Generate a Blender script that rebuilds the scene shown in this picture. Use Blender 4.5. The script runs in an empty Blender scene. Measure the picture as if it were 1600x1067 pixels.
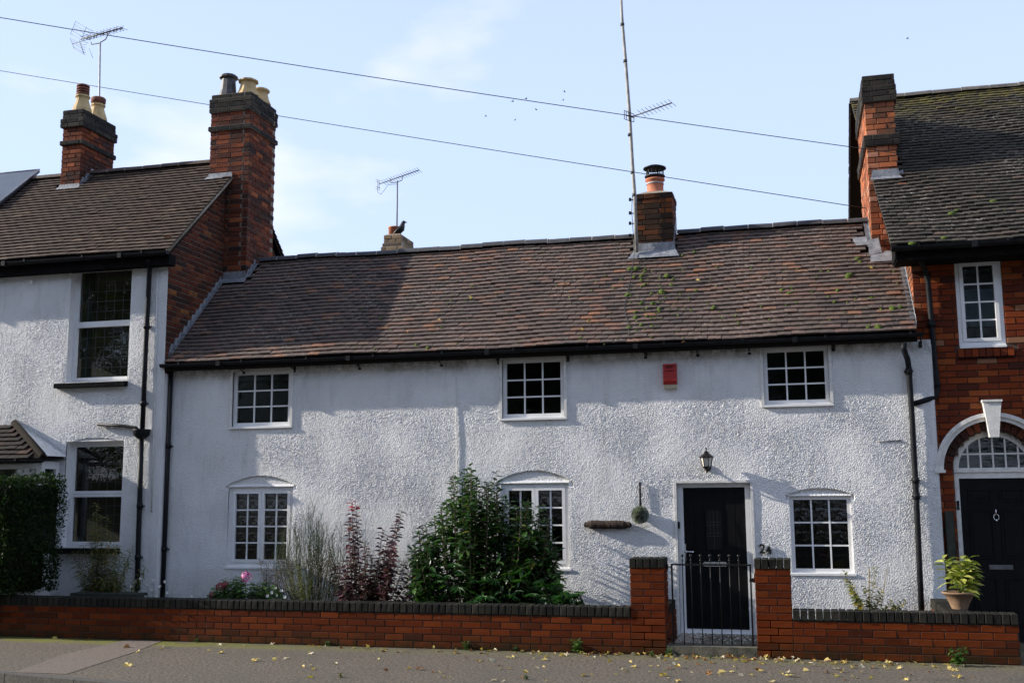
import bpy, bmesh, math, random
import numpy as np
from mathutils import Vector, Matrix, Euler
random.seed(7); rng = np.random.default_rng(11)
S = bpy.context.scene
C = S.collection
# ---------------------------------------------------------------- camera
F = 1700.0; EYE = 1.64
PITCH, YAW, ROLL = math.radians(8.24), math.radians(14.45), math.radians(-0.4)
RM = Matrix.Rotation(YAW, 3, 'Z') @ Matrix.Rotation(math.pi/2+PITCH, 3, 'X') @ Matrix.Rotation(ROLL, 3, 'Z')
cd = bpy.data.cameras.new('camera'); cam = bpy.data.objects.new('camera', cd); C.objects.link(cam)
cam.matrix_world = Matrix.Translation((0, 0, EYE)) @ RM.to_4x4()
cd.sensor_width = 36; cd.lens = F/1600*36; cd.clip_end = 3000; cd.clip_start = .1
S.camera = cam
# ---------------------------------------------------------------- sky, sun, exposure
SUN = Vector((1, .15, -.44)).normalized()
EL = math.asin(-SUN.z); AZ = math.atan2(-SUN.x, -SUN.y)
W = bpy.data.worlds.new('World'); S.world = W; W.use_nodes = True
wn, wl = W.node_tree.nodes, W.node_tree.links
bg = wn['Background']; bg.inputs[1].default_value = .12
sky = wn.new('ShaderNodeTexSky'); sky.sky_type = 'NISHITA'; sky.sun_disc = False
sky.sun_elevation = EL; sky.sun_rotation = AZ; sky.air_density = 1.0; sky.dust_density = 1.2; sky.ozone_density = 1.6
tc = wn.new('ShaderNodeTexCoord')
mp = wn.new('ShaderNodeMapping'); mp.inputs['Scale'].default_value = (1, 1, 2.6); mp.inputs['Location'].default_value = (.35, .1, .12)
nz = wn.new('ShaderNodeTexNoise'); nz.inputs['Scale'].default_value = 3.4; nz.inputs['Detail'].default_value = 5; nz.inputs['Roughness'].default_value = .5
cr = wn.new('ShaderNodeValToRGB'); cr.color_ramp.elements[0].position = .555; cr.color_ramp.elements[1].position = .80
cr.color_ramp.elements[0].color = (0, 0, 0, 1); cr.color_ramp.elements[1].color = (.8, .8, .8, 1)
veil = wn.new('ShaderNodeMixRGB'); veil.inputs[2].default_value = (4.5, 5.45, 7.7, 1)   # summer haze: thick low down, thin overhead
sz = wn.new('ShaderNodeSeparateXYZ'); hz = wn.new('ShaderNodeMapRange'); hz.inputs[1].default_value = .35; hz.inputs[2].default_value = .95; hz.inputs[3].default_value = .72; hz.inputs[4].default_value = .45
wl.new(tc.outputs['Generated'], sz.inputs[0]); wl.new(sz.outputs[2], hz.inputs[0]); wl.new(hz.outputs[0], veil.inputs[0])
mx = wn.new('ShaderNodeMixRGB'); mx.inputs[2].default_value = (7.0, 6.7, 7.5, 1)
wl.new(tc.outputs['Generated'], mp.inputs[0]); wl.new(mp.outputs[0], nz.inputs[0]); wl.new(nz.outputs[0], cr.inputs[0])
wl.new(sky.outputs[0], veil.inputs[1]); wl.new(veil.outputs[0], mx.inputs[1]); wl.new(cr.outputs[0], mx.inputs[0]); wl.new(mx.outputs[0], bg.inputs[0])
sl = bpy.data.lights.new('sun', 'SUN'); sl.energy = 5.0; sl.angle = math.radians(.53); sl.color = (1, .93, .82)
so = bpy.data.objects.new('sun', sl); C.objects.link(so); so.rotation_euler = SUN.to_track_quat('-Z', 'Y').to_euler()
S.view_settings.view_transform = 'Standard'; S.view_settings.look = 'None'
S.view_settings.exposure = .60; S.view_settings.gamma = 1; S.view_settings.use_curve_mapping = False
S.render.engine = 'CYCLES'; S.cycles.max_bounces = 6; S.cycles.transparent_max_bounces = 12

# ---------------------------------------------------------------- geometry helpers
def ray(px, py): return RM @ Vector(((px-800)/F, -(py-533.5)/F, -1))
def at(px, py, Y):
    d = ray(px, py); return Vector((d.x*Y/d.y, Y, d.z*Y/d.y+EYE))
def atx(px, py, X):
    d = ray(px, py); return Vector((X, d.y*X/d.x, d.z*X/d.x+EYE))
def onground(px, py, z=0):
    d = ray(px, py); t = (z-EYE)/d.z; return Vector((d.x*t, d.y*t, z))

class MB:
    def __init__(s): s.v = []; s.f = []; s.sm = []
    def add(s, vs, fs, smooth=False):
        n = len(s.v); s.v += [tuple(v) for v in vs]; s.f += [tuple(i+n for i in f) for f in fs]; s.sm += [smooth]*len(fs); return s
    def box(s, a, b, M=None):
        x0, y0, z0 = a; x1, y1, z1 = b
        vs = [Vector(p) for p in ((x0,y0,z0),(x1,y0,z0),(x1,y1,z0),(x0,y1,z0),(x0,y0,z1),(x1,y0,z1),(x1,y1,z1),(x0,y1,z1))]
        if M: vs = [M @ v for v in vs]
        return s.add(vs, [(0,3,2,1),(4,5,6,7),(0,1,5,4),(1,2,6,5),(2,3,7,6),(3,0,4,7)])
    def prism(s, poly, d0, d1, ax='Y', M=None):
        # poly: list of 2-d points in the plane perpendicular to ax
        def p3(p, d): return Vector({'Y': (p[0], d, p[1]), 'X': (d, p[0], p[1]), 'Z': (p[0], p[1], d)}[ax])
        n = len(poly); vs = [p3(p, d0) for p in poly]+[p3(p, d1) for p in poly]
        if M: vs = [M @ v for v in vs]
        fs = [tuple(range(n)), tuple(range(2*n-1, n-1, -1))]+[(i, i+n, (i+1) % n+n, (i+1) % n) for i in range(n)]
        return s.add(vs, fs)
    def tube(s, pts, r, n=8, cap=True, smooth=True):
        pts = [Vector(p) for p in pts]; rs = r if isinstance(r, (list, tuple)) else [r]*len(pts)
        vs = []; up = None
        for i, p in enumerate(pts):
            t = (pts[min(i+1, len(pts)-1)]-pts[max(i-1, 0)]).normalized()
            if up is None: up = Vector((0, 0, 1)) if abs(t.z) < .9 else Vector((0, 1, 0))
            a = t.cross(up)
            if a.length < 1e-4: a = t.orthogonal()
            a.normalize(); b = a.cross(t).normalized(); up = b
            for k in range(n):
                w = 2*math.pi*k/n; vs.append(p+(a*math.cos(w)+b*math.sin(w))*rs[i])
        fs = [(i*n+k, i*n+(k+1) % n, (i+1)*n+(k+1) % n, (i+1)*n+k) for i in range(len(pts)-1) for k in range(n)]
        s.add(vs, fs, smooth)
        if cap:
            m = len(s.v)-len(vs); s.f += [tuple(m+k for k in range(n-1, -1, -1)), tuple(m+(len(pts)-1)*n+k for k in range(n))]; s.sm += [False, False]
        return s
    def lathe(s, prof, c, n=20, smooth=True, M=None):
        c = Vector(c); vs = []
        for r, z in prof:
            for k in range(n):
                w = 2*math.pi*k/n; v = Vector((r*math.cos(w), r*math.sin(w), z)); vs.append(c+(M @ v if M else v))
        m = len(prof)
        fs = [(i*n+k, i*n+(k+1) % n, (i+1)*n+(k+1) % n, (i+1)*n+k) for i in range(m-1) for k in range(n)]
        s.add(vs, fs, smooth); b = len(s.v)-len(vs)
        s.f += [tuple(b+k for k in range(n-1, -1, -1)), tuple(b+(m-1)*n+k for k in range(n))]; s.sm += [False, False]
        return s
    def mesh(s, name, mat):
        me = bpy.data.meshes.new(name); me.from_pydata(s.v, [], s.f)
        me.polygons.foreach_set('use_smooth', s.sm); me.materials.append(mat); me.update(); return me
    def build(s, name, mat, parent=None): return link(name, s.mesh(name, mat), parent)

def link(name, me, parent=None, M=None):
    o = bpy.data.objects.new(name, me); C.objects.link(o)
    if parent:
        o.parent = parent; o.matrix_parent_inverse = wm(parent).inverted()
    if M is not None: o.matrix_basis = M
    return o
WM = {}
def wm(o):   # world matrix without a depsgraph update
    return WM.get(o.name, Matrix.Identity(4))
def tag(o, label=None, cat=None, group=None, kind=None):
    if label: o['label'] = label
    if cat: o['category'] = cat
    if group: o['group'] = group
    if kind: o['kind'] = kind
    return o
def thing(name, label, cat, loc=(0, 0, 0), group=None):
    o = bpy.data.objects.new(name, None); C.objects.link(o); o.empty_display_size = .1
    o.location = loc; WM[o.name] = Matrix.Translation(loc)
    return tag(o, label, cat, group)

def pieces(name, parent, meshes, places, mat, limit=300, stuff=None):
    """places: list of (mesh index, 4x4). The first `limit` are objects of their own, the rest one joined part."""
    mes = [m.mesh(name, mat) for m in meshes]
    for i, M in places[:limit]: link(name, mes[i], parent, M)
    rest = places[limit:]
    if rest:
        V = []; Fc = []; base = 0
        vs = [np.array(m.v) for m in meshes]
        for i, M in rest:
            A = np.array(M); v = vs[i] @ A[:3, :3].T + A[:3, 3]; V.append(v)
            Fc += [tuple(k+base for k in f) for f in meshes[i].f]; base += len(v)
        me = bpy.data.meshes.new(stuff or name); me.from_pydata(np.concatenate(V).tolist(), [], Fc); me.materials.append(mat)
        o = link(stuff or name, me, parent); o['kind'] = 'stuff'
        return o

# ---------------------------------------------------------------- materials
def mat(name, col=(.5, .5, .5), rough=.6, metal=0, **k):
    m = bpy.data.materials.new(name); m.use_nodes = True; b = m.node_tree.nodes['Principled BSDF']
    b.inputs['Base Color'].default_value = (*col, 1); b.inputs['Roughness'].default_value = rough; b.inputs['Metallic'].default_value = metal
    for kk, v in k.items(): b.inputs[kk].default_value = v
    return m
class N:
    def __init__(s, m): s.m = m; s.n = m.node_tree.nodes; s.l = m.node_tree.links; s.b = s.n['Principled BSDF']
    def new(s, t, **k):
        x = s.n.new('ShaderNode'+t)
        for a, v in k.items(): setattr(x, a, v)
        return x
    def pos(s): return s.new('NewGeometry').outputs['Position']
    def noise(s, scale, detail=3, rough=.55, vec=None, stretch=None):
        x = s.new('TexNoise'); x.inputs['Scale'].default_value = scale; x.inputs['Detail'].default_value = detail; x.inputs['Roughness'].default_value = rough
        v = vec or s.pos()
        if stretch:
            mp = s.new('Mapping'); mp.inputs['Scale'].default_value = stretch; s.l.new(v, mp.inputs[0]); v = mp.outputs[0]
        s.l.new(v, x.inputs['Vector']); return x.outputs['Fac']
    def ramp(s, fac, stops, interp='LINEAR'):
        x = s.new('ValToRGB'); r = x.color_ramp; r.interpolation = interp
        while len(r.elements) < len(stops): r.elements.new(.5)
        for e, (p, c) in zip(r.elements, stops):
            e.position = p; e.color = (*c, 1) if len(c) == 3 else c
        s.l.new(fac, x.inputs[0]); return x.outputs[0]
    def bw(s, fac, a, b): return s.ramp(fac, [(a, (0, 0, 0)), (b, (1, 1, 1))])
    def math(s, op, a, b=None, clamp=False):
        x = s.new('Math', operation=op); x.use_clamp = clamp
        for i, q in enumerate((a, b)):
            if q is None: continue
            if isinstance(q, (int, float)): x.inputs[i].default_value = q
            else: s.l.new(q, x.inputs[i])
        return x.outputs[0]
    def mix(s, fac, a, b, mode='MIX'):
        x = s.new('MixRGB', blend_type=mode)
        for i, q in enumerate((fac, a, b)):
            if isinstance(q, (int, float)): x.inputs[i].default_value = q
            elif isinstance(q, tuple): x.inputs[i].default_value = (*q, 1)
            else: s.l.new(q, x.inputs[i])
        return x.outputs[0]
    def rnd(s):
        a = s.new('ObjectInfo').outputs['Random']; b = s.new('NewGeometry').outputs['Random Per Island']
        return s.math('FRACT', s.math('ADD', a, s.math('MULTIPLY', b, 7.31)))
    def sep(s):
        x = s.new('SeparateXYZ'); s.l.new(s.pos(), x.inputs[0]); return x.outputs
    def rng(s, v, a, b):
        x = s.new('MapRange'); x.inputs[1].default_value = a; x.inputs[2].default_value = b; s.l.new(v, x.inputs[0]); return x.outputs[0]
    def bump(s, h, strength=.4, dist=.01):
        x = s.new('Bump'); x.inputs['Strength'].default_value = strength; x.inputs['Distance'].default_value = dist
        s.l.new(h, x.inputs['Height']); s.l.new(x.outputs[0], s.b.inputs['Normal'])
    def col(s, c): s.l.new(c, s.b.inputs['Base Color']); return s.m
    def rough(s, r): s.l.new(r, s.b.inputs['Roughness'])

def brick_mat(name, stops, dirt=.25, dirtcol=(.03, .025, .02), rough=.85, bump=.5, spec=.15):
    m = mat(name, rough=rough); n = N(m); n.b.inputs['Specular IOR Level'].default_value = spec
    c = n.ramp(n.rnd(), stops)
    c = n.mix(n.math('MULTIPLY', n.bw(n.noise(60, 4), .35, .75), .35), c, n.mix(.6, c, (.02, .012, .01)))
    c = n.mix(n.math('MULTIPLY', n.bw(n.noise(3.5, 5, .65), .48, .68), dirt), c, dirtcol)
    n.bump(n.noise(110, 4), bump, .004)
    return n.col(c)
M = {}
M['brick_wall'] = brick_mat('smooth_brown_brick', [(0, (.080, .015, .004)), (.45, (.125, .023, .005)), (.8, (.165, .034, .007)), (1, (.055, .013, .006))], .2, (.02, .013, .006), rough=.8, spec=.08)
n = N(M['brick_wall']); old = n.b.inputs['Base Color'].links[0].from_socket
foot = n.math('MULTIPLY', n.rng(n.sep()[2], .22, .02), n.bw(n.noise(5, 5, .75), .34, .56)); salt = n.math('MULTIPLY', n.bw(n.noise(7, 5, .8), .60, .72), .35)
n.col(n.mix(n.math('MULTIPLY', foot, .85, True), n.mix(salt, old, (.20, .15, .12)), (.022, .022, .010)))
M['brick_low'] = M['brick_wall']
M['coping'] = brick_mat('blue_black_brick', [(0, (.011, .011, .010)), (.6, (.018, .018, .016)), (1, (.032, .030, .024))], .3, (.035, .035, .018), rough=.75, spec=.12)
M['brick_left'] = brick_mat('weathered_red_brick', [(0, (.035, .018, .015)), (.3, (.07, .021, .013)), (.7, (.12, .031, .015)), (.93, (.155, .042, .018)), (1, (.26, .10, .028))], .7, (.035, .02, .016))
M['brick_stack'] = brick_mat('red_orange_stack_brick', [(0, (.03, .02, .018)), (.25, (.08, .024, .014)), (.6, (.145, .036, .017)), (.88, (.21, .054, .021)), (1, (.34, .10, .04))], 1.0, (.05, .03, .025))
M['brick_right'] = brick_mat('bright_red_brick', [(0, (.05, .018, .014)), (.12, (.11, .022, .010)), (.6, (.22, .040, .010)), (.9, (.30, .075, .02)), (.97, (.36, .16, .08)), (1, (.10, .075, .06))], .3, (.08, .03, .02))
M['brick_right_stack'] = brick_mat('orange_brick', [(0, (.10, .05, .03)), (.2, (.26, .09, .045)), (.5, (.42, .13, .055)), (.85, (.50, .16, .065)), (1, (.45, .24, .17))], .8, (.09, .055, .035))
M['brick_black'] = brick_mat('black_band_brick', [(0, (.014, .014, .016)), (.7, (.026, .025, .024)), (1, (.05, .045, .035))], .4, (.07, .06, .04))
M['brick_cot_stack'] = brick_mat('sooty_brick', [(0, (.030, .020, .015)), (.5, (.070, .035, .018)), (.85, (.13, .045, .018)), (1, (.22, .065, .02))], .8, (.022, .018, .013))
def simple_noise(name, c1, c2, scale, rough=.7, bump=0, bs=None, **k):
    m = mat(name, rough=rough, **k); n = N(m); f = n.noise(scale, 5, .6); c = n.mix(n.bw(f, .35, .65), c1, c2)
    if bump: n.bump(n.noise(bs or scale*4, 4), bump, .01)
    return n.col(c)
M['mortar'] = simple_noise('sand_mortar', (.16, .13, .10), (.27, .22, .17), 25, .95, .5, 120)
M['mortar_dark'] = simple_noise('dark_mortar', (.035, .028, .022), (.07, .055, .045), 25, .95, .5, 120)
M['mortar_mid'] = simple_noise('brown_mortar', (.07, .04, .03), (.12, .075, .055), 25, .95, .5, 120)
M['mortar_light'] = simple_noise('pale_mortar', (.30, .27, .23), (.42, .38, .32), 25, .95, .5, 120)
M['flaunch'] = simple_noise('flaunching_cement', (.20, .17, .13), (.33, .28, .21), 12, .95, .6)
def stucco(name, c=(.84, .835, .835)):
    m = mat(name, rough=.75); n = N(m); n.b.inputs['Specular IOR Level'].default_value = .25
    z = n.sep()[2]
    base = n.mix(n.bw(n.noise(2.2, 5, .65), .35, .7), c, (c[0]*.88, c[1]*.88, c[2]*.88))
    base = n.mix(n.math('MULTIPLY', n.bw(n.noise(3, 6, .7, stretch=(3, 1, .5)), .52, .72), .3), base, (.42, .41, .37))
    low = n.math('MULTIPLY', n.rng(z, .75, .1), n.bw(n.noise(6, 5, .7), .35, .7))
    base = n.mix(n.math('MULTIPLY', low, .35, True), base, (.33, .33, .25))
    n.bump(n.noise(70, 2, .6, stretch=(1, 1, .8)), 1.0, .013)
    return m, n, base
m, n, b = stucco('white_painted_roughcast')
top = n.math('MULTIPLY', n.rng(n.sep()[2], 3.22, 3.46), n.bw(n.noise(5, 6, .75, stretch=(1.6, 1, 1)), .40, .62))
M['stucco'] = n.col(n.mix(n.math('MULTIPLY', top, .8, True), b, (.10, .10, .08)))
m, n, b = stucco('white_roughcast_left_house'); M['stucco_left'] = n.col(b)
def tile_mat(name, stops, patches, lichen=.0, lcol=(.45, .42, .38), moss=0, lscale=28, yellow=0):
    m = mat(name, rough=.85); n = N(m); n.b.inputs['Specular IOR Level'].default_value = .25
    c = n.ramp(n.rnd(), stops)
    for (sc, a, b, colr, k) in patches:
        c = n.mix(n.math('MULTIPLY', n.bw(n.noise(sc, 4, .6), a, b), k), c, colr)
    c = n.mix(n.math('MULTIPLY', n.bw(n.noise(70, 4), .4, .75), .35), c, (.03, .026, .024))
    if lichen:
        f = n.math('MULTIPLY', n.bw(n.noise(lscale, 4, .75), .56, .66), n.bw(n.noise(1.1, 4, .6), .42, .62))
        c = n.mix(n.math('MULTIPLY', f, lichen), c, lcol)
    if yellow:
        zz = n.rng(n.sep()[2], 6.9, 7.7); f = n.math('MULTIPLY', zz, n.bw(n.noise(5, 4, .7), .42, .6))
        c = n.mix(n.math('MULTIPLY', f, yellow), c, (.19, .16, .035))
    if moss:
        f = n.bw(n.noise(9, 5, .75), .62, .70); c = n.mix(n.math('MULTIPLY', f, moss), c, (.05, .06, .015))
    n.bump(n.noise(90, 4), .5, .004)
    return n.col(c)
M['tile_cot'] = tile_mat('mixed_clay_tile', [(0, (.060, .046, .043)), (.15, (.092, .068, .058)), (.6, (.120, .088, .073)), (.82, (.145, .092, .074)), (.95, (.180, .095, .066)), (1, (.26, .125, .07))],
    [(.8, .42, .66, (.095, .078, .070), .5), (.55, .5, .72, (.19, .12, .09), .35)], .75, (.42, .38, .34), .5, 24)
M['tile_left'] = tile_mat('dark_brown_tile', [(0, (.046, .030, .022)), (.5, (.062, .040, .029)), (.95, (.082, .054, .038)), (1, (.13, .09, .06))], [(.7, .4, .7, (.06, .045, .04), .4)], .35, (.3, .26, .2))
M['tile_bay'] = tile_mat('dark_bay_tile', [(0, (.014, .011, .010)), (.85, (.018, .014, .012)), (1, (.07, .035, .025))], [(.7, .4, .7, (.03, .024, .02), .4)])
M['tile_right'] = tile_mat('grey_brown_tile', [(0, (.030, .026, .020)), (.5, (.050, .042, .033)), (.9, (.070, .057, .044)), (1, (.11, .075, .055))], [(.8, .4, .7, (.036, .032, .026), .5)], .85, (.40, .36, .31), .5, 18, .8)
M['ridge_dark'] = simple_noise('blue_black_ridge_tile', (.030, .031, .036), (.055, .054, .056), 9, .7, .4, 60)
M['ridge_brown'] = simple_noise('brown_ridge_tile', (.055, .038, .03), (.09, .06, .048), 9, .8, .4, 60)
M['ridge_grey'] = simple_noise('grey_ridge_tile', (.075, .068, .06), (.14, .125, .10), 9, .8, .4, 60)
M['deck'] = mat('roof_underlay', (.02, .017, .015), .95, **{'Specular IOR Level': .05})
M['lead'] = simple_noise('weathered_lead', (.13, .14, .16), (.27, .28, .30), 14, .6, .5, 50)
M['upvc'] = simple_noise('white_frame_plastic', (.76, .76, .76), (.84, .84, .84), 5, .35)
M['white_paint'] = simple_noise('white_gloss_paint', (.62, .61, .58), (.78, .77, .74), 14, .45, .3, 60)
M['black_plastic'] = simple_noise('black_pipe_plastic', (.009, .010, .012), (.018, .019, .022), 12, .5, **{'Specular IOR Level': .14})
M['black_iron'] = simple_noise('black_painted_iron', (.006, .006, .007), (.015, .013, .012), 30, .45, **{'Specular IOR Level': .3})
M['black_door'] = simple_noise('black_door_skin', (.004, .004, .0045), (.007, .007, .0075), 5, .5, .2, 80, **{'Specular IOR Level': .12})
M['navy_door'] = simple_noise('navy_black_door_paint', (.004, .0045, .006), (.006, .007, .0085), 5, .45, .2, 80, **{'Specular IOR Level': .15})
M['chrome'] = mat('chrome', (.75, .76, .78), .18, 1)
M['steel'] = simple_noise('dull_galvanised_metal', (.26, .26, .28), (.42, .42, .44), 20, .6, metal=.2)
M['alu'] = simple_noise('aluminium_rod', (.10, .105, .115), (.20, .205, .215), 9, .6)
M['black_sill'] = simple_noise('flaking_black_sill_paint', (.006, .006, .007), (.016, .016, .016), 18, .9, .5, **{'Specular IOR Level': .04})
M['buff_pot'] = simple_noise('buff_clay', (.42, .29, .13), (.55, .41, .21), 11, .8, .3)
M['red_pot'] = simple_noise('terracotta', (.42, .13, .065), (.52, .19, .10), 11, .75, .3)
M['red_sooty'] = simple_noise('sooty_terracotta', (.10, .035, .022), (.22, .08, .045), 11, .85, .4)
M['dark_pot'] = simple_noise('dark_glazed_clay', (.025, .025, .028), (.06, .058, .06), 11, .55, .2)
M['planter'] = simple_noise('pale_terracotta_planter', (.17, .10, .06), (.30, .19, .11), 11, .85, .3)
M['timber'] = simple_noise('dark_green_timber', (.018, .022, .018), (.035, .04, .03), 14, .8, .4)
M['bark'] = simple_noise('dark_bark', (.018, .012, .009), (.055, .033, .022), 30, .95, .9, 90)
M['wood_soffit'] = simple_noise('black_painted_board', (.006, .006, .007), (.013, .012, .012), 8, .9, **{'Specular IOR Level': .06})
M['red_plastic'] = simple_noise('red_alarm_plastic', (.30, .012, .012), (.38, .018, .015), 7, .5)
M['cream_plastic'] = mat('cream_plastic', (.60, .55, .42), .4)
M['room'] = mat('unlit_room_wall', (.10, .09, .08), .9)
M['curtain'] = mat('grey_curtain', (.35, .34, .33), .9)
M['blind'] = mat('pale_blind', (.42, .50, .55), .8)
M['leadwork'] = mat('lead_came', (.035, .037, .04), .6)
M['solar'] = simple_noise('solar_panel_glass', (.05, .055, .065), (.065, .07, .08), 3, .12)
M['lantern_glass'] = simple_noise('frosted_lantern_glass', (.55, .52, .45), (.68, .65, .58), 20, .3)
M['wire'] = mat('black_cable', (.02, .02, .022), .5)
M['feather'] = mat('black_feather', (.012, .012, .016), .45)
M['soil'] = simple_noise('garden_soil', (.025, .02, .014), (.07, .055, .035), 20, .95, 1.0, 60)
M['stone'] = simple_noise('mossy_stone_step', (.05, .05, .035), (.13, .12, .09), 9, .9, .7, 50)
M['gravel'] = mat('pale_gravel', (.4, .37, .33), .9); n = N(M['gravel']); n.col(n.ramp(n.rnd(), [(0, (.22, .17, .13)), (.5, (.42, .37, .31)), (1, (.62, .60, .55))]))
M['pink_dark'] = mat('berry', (.3, .02, .02), .5)
# glass: clear pane, reflections by Fresnel, dark room behind
g = bpy.data.materials.new('window_glass'); g.use_nodes = True; gn, gl = g.node_tree.nodes, g.node_tree.links; gn.clear()
go = gn.new('ShaderNodeOutputMaterial'); gm = gn.new('ShaderNodeMixShader'); gt = gn.new('ShaderNodeBsdfTransparent'); gt.inputs[0].default_value = (.62, .66, .66, 1)
gg = gn.new('ShaderNodeBsdfGlossy'); gg.inputs['Roughness'].default_value = .015; fr = gn.new('ShaderNodeFresnel'); fr.inputs[0].default_value = 1.5
gnz = gn.new('ShaderNodeTexNoise'); gnz.inputs['Scale'].default_value = 2.5; gb = gn.new('ShaderNodeBump'); gb.inputs['Strength'].default_value = .06; gb.inputs['Distance'].default_value = .05
gl.new(gnz.outputs[0], gb.inputs['Height']); gl.new(gb.outputs[0], gg.inputs['Normal'])
gl.new(fr.outputs[0], gm.inputs[0]); gl.new(gt.outputs[0], gm.inputs[1]); gl.new(gg.outputs[0], gm.inputs[2]); gl.new(gm.outputs[0], go.inputs[0])
M['glass'] = g
def leaf_mat(name, stops, rough=.5, trans=.3, spec=.4, patch=None):
    m = mat(name, rough=rough); n = N(m); n.b.inputs['Specular IOR Level'].default_value = spec
    c = n.ramp(n.rnd(), stops)
    if patch: c = n.mix(n.bw(n.noise(patch[0], 3), .45, .6), c, patch[1])
    n.col(c)
    tr = n.new('BsdfTranslucent'); tc_ = n.mix(1.0, c, (1.0, 1.15, .55), 'MULTIPLY'); n.l.new(tc_, tr.inputs[0])
    ms = n.new('MixShader'); ms.inputs[0].default_value = trans; out = n.n['Material Output']
    n.l.new(n.b.outputs[0], ms.inputs[1]); n.l.new(tr.outputs[0], ms.inputs[2]); n.l.new(ms.outputs[0], out.inputs[0]); return m
M['leaf_laurel'] = leaf_mat('deep_green_leaf', [(0, (.010, .030, .007)), (.6, (.028, .080, .015)), (.95, (.065, .15, .026)), (1, (.18, .18, .03))], .36, .3, .5)
M['leaf_hedge'] = leaf_mat('hedge_leaf', [(0, (.007, .018, .004)), (.7, (.016, .036, .008)), (1, (.045, .08, .015))], .6, .25, .2)
M['leaf_fatsia'] = leaf_mat('glossy_fatsia_leaf', [(0, (.018, .065, .015)), (1, (.045, .14, .025))], .45, .3, .3)
M['leaf_purple'] = leaf_mat('purple_leaf', [(0, (.045, .018, .026)), (.55, (.085, .030, .042)), (.85, (.14, .05, .065)), (1, (.20, .09, .09))], .55)
M['leaf_red'] = leaf_mat('red_young_leaf', [(0, (.22, .015, .02)), (1, (.40, .03, .03))], .5, .4)
M['leaf_bamboo'] = leaf_mat('bamboo_leaf', [(0, (.05, .07, .015)), (.6, (.10, .13, .025)), (.9, (.22, .19, .04)), (1, (.34, .2, .05))], .55)
M['leaf_fern'] = leaf_mat('fern_leaf', [(0, (.012, .035, .008)), (1, (.03, .07, .014))], .6)
M['leaf_rose'] = leaf_mat('yellowing_leaf', [(0, (.06, .10, .02)), (.5, (.14, .17, .03)), (.85, (.32, .26, .04)), (1, (.40, .20, .04))], .5, .4)
M['leaf_aucuba'] = leaf_mat('variegated_leaf', [(0, (.06, .12, .02)), (.35, (.22, .28, .05)), (.6, (.50, .50, .10)), (1, (.65, .60, .18))], .3, .3, .5, (30, (.38, .42, .10)))
M['leaf_broom'] = leaf_mat('broom_twig', [(0, (.012, .030, .008)), (1, (.035, .065, .016))], .7)
M['leaf_golden'] = leaf_mat('golden_leaf', [(0, (.16, .20, .02)), (1, (.42, .38, .03))], .6, .4)
M['leaf_light'] = leaf_mat('light_green_leaf', [(0, (.03, .08, .015)), (1, (.09, .17, .03))], .5)
M['leaf_tree'] = leaf_mat('tree_leaf', [(0, (.02, .045, .01)), (1, (.06, .10, .02))], .5)
M['stem'] = simple_noise('brown_stem', (.04, .028, .018), (.09, .065, .04), 20, .8)
M['stem_green'] = mat('green_stem', (.05, .08, .025), .6)
M['stem_tan'] = mat('tan_cane', (.22, .16, .07), .6)
M['petal_white'] = mat('white_petal', (.75, .75, .72), .6)
M['petal_pink'] = simple_noise('pink_petal', (.60, .12, .32), (.75, .25, .45), 60, .6)
M['petal_dusky'] = simple_noise('dusky_red_petal', (.16, .03, .035), (.30, .07, .07), 60, .7)
M['moss'] = simple_noise('bright_moss', (.038, .062, .005), (.095, .14, .010), 60, .95, .8, 200)
M['leaf_dry'] = leaf_mat('dry_yellow_leaf', [(0, (.42, .28, .06)), (.6, (.55, .42, .12)), (1, (.62, .50, .22))], .6, .2)
M['leaf_brown'] = leaf_mat('dry_brown_leaf', [(0, (.14, .06, .025)), (1, (.36, .17, .06))], .7, .15)
M['leaf_pale'] = leaf_mat('dry_pale_leaf', [(0, (.42, .34, .22)), (1, (.62, .55, .40))], .7, .15)
# asphalt of the pavement: aggregate, worn patches, moss close to the wall
m = mat('pavement_tarmac', rough=.9); n = N(m); p = n.sep()
c = n.mix(n.bw(n.noise(30, 6, .95), .44, .56), (.036, .029, .022), (.245, .205, .155))
c = n.mix(n.math('MULTIPLY', n.bw(n.noise(1.3, 4, .6), .4, .7), .35), c, (.085, .078, .068))
mo = n.math('MULTIPLY', n.rng(p[1], 11.38, 11.56), n.bw(n.noise(3.0, 6, .75), .36, .50))
mo = n.math('MULTIPLY', mo, n.math('ADD', n.math('MULTIPLY', n.rng(p[0], -4.5, -7.0), .75), .25))
c = n.mix(n.math('MULTIPLY', mo, 1.0, True), c, n.mix(n.noise(70, 3), (.09, .10, .012), (.26, .25, .025)))
wallside_dark = n.math('MULTIPLY', n.rng(p[1], 11.55, 11.85), n.bw(n.noise(2.0, 4, .6), .35, .6)); c = n.mix(n.math('MULTIPLY', wallside_dark, .35), c, (.05, .045, .03))  # patchy darker tone on the strip of tarmac next to the wall
h = n.math('ADD', n.noise(50, 4, .85), n.math('MULTIPLY', n.noise(30, 3), .5)); n.bump(h, 1.0, .03); M['tarmac'] = n.col(c)
m = mat('pink_tarmac', rough=.9); n = N(m); c = n.mix(n.bw(n.noise(75, 4, .8), .36, .64), (.060, .046, .038), (.24, .19, .152)); n.bump(n.noise(80, 4, .8), 1.0, .010); M['pink_tarmac'] = n.col(c)
M['road'] = simple_noise('road_asphalt', (.035, .034, .033), (.065, .062, .06), 150, .9, 1.0, 190)
M['kerb'] = simple_noise('kerb_concrete', (.05, .047, .042), (.10, .095, .082), 30, .9, .7, 120)

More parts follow.
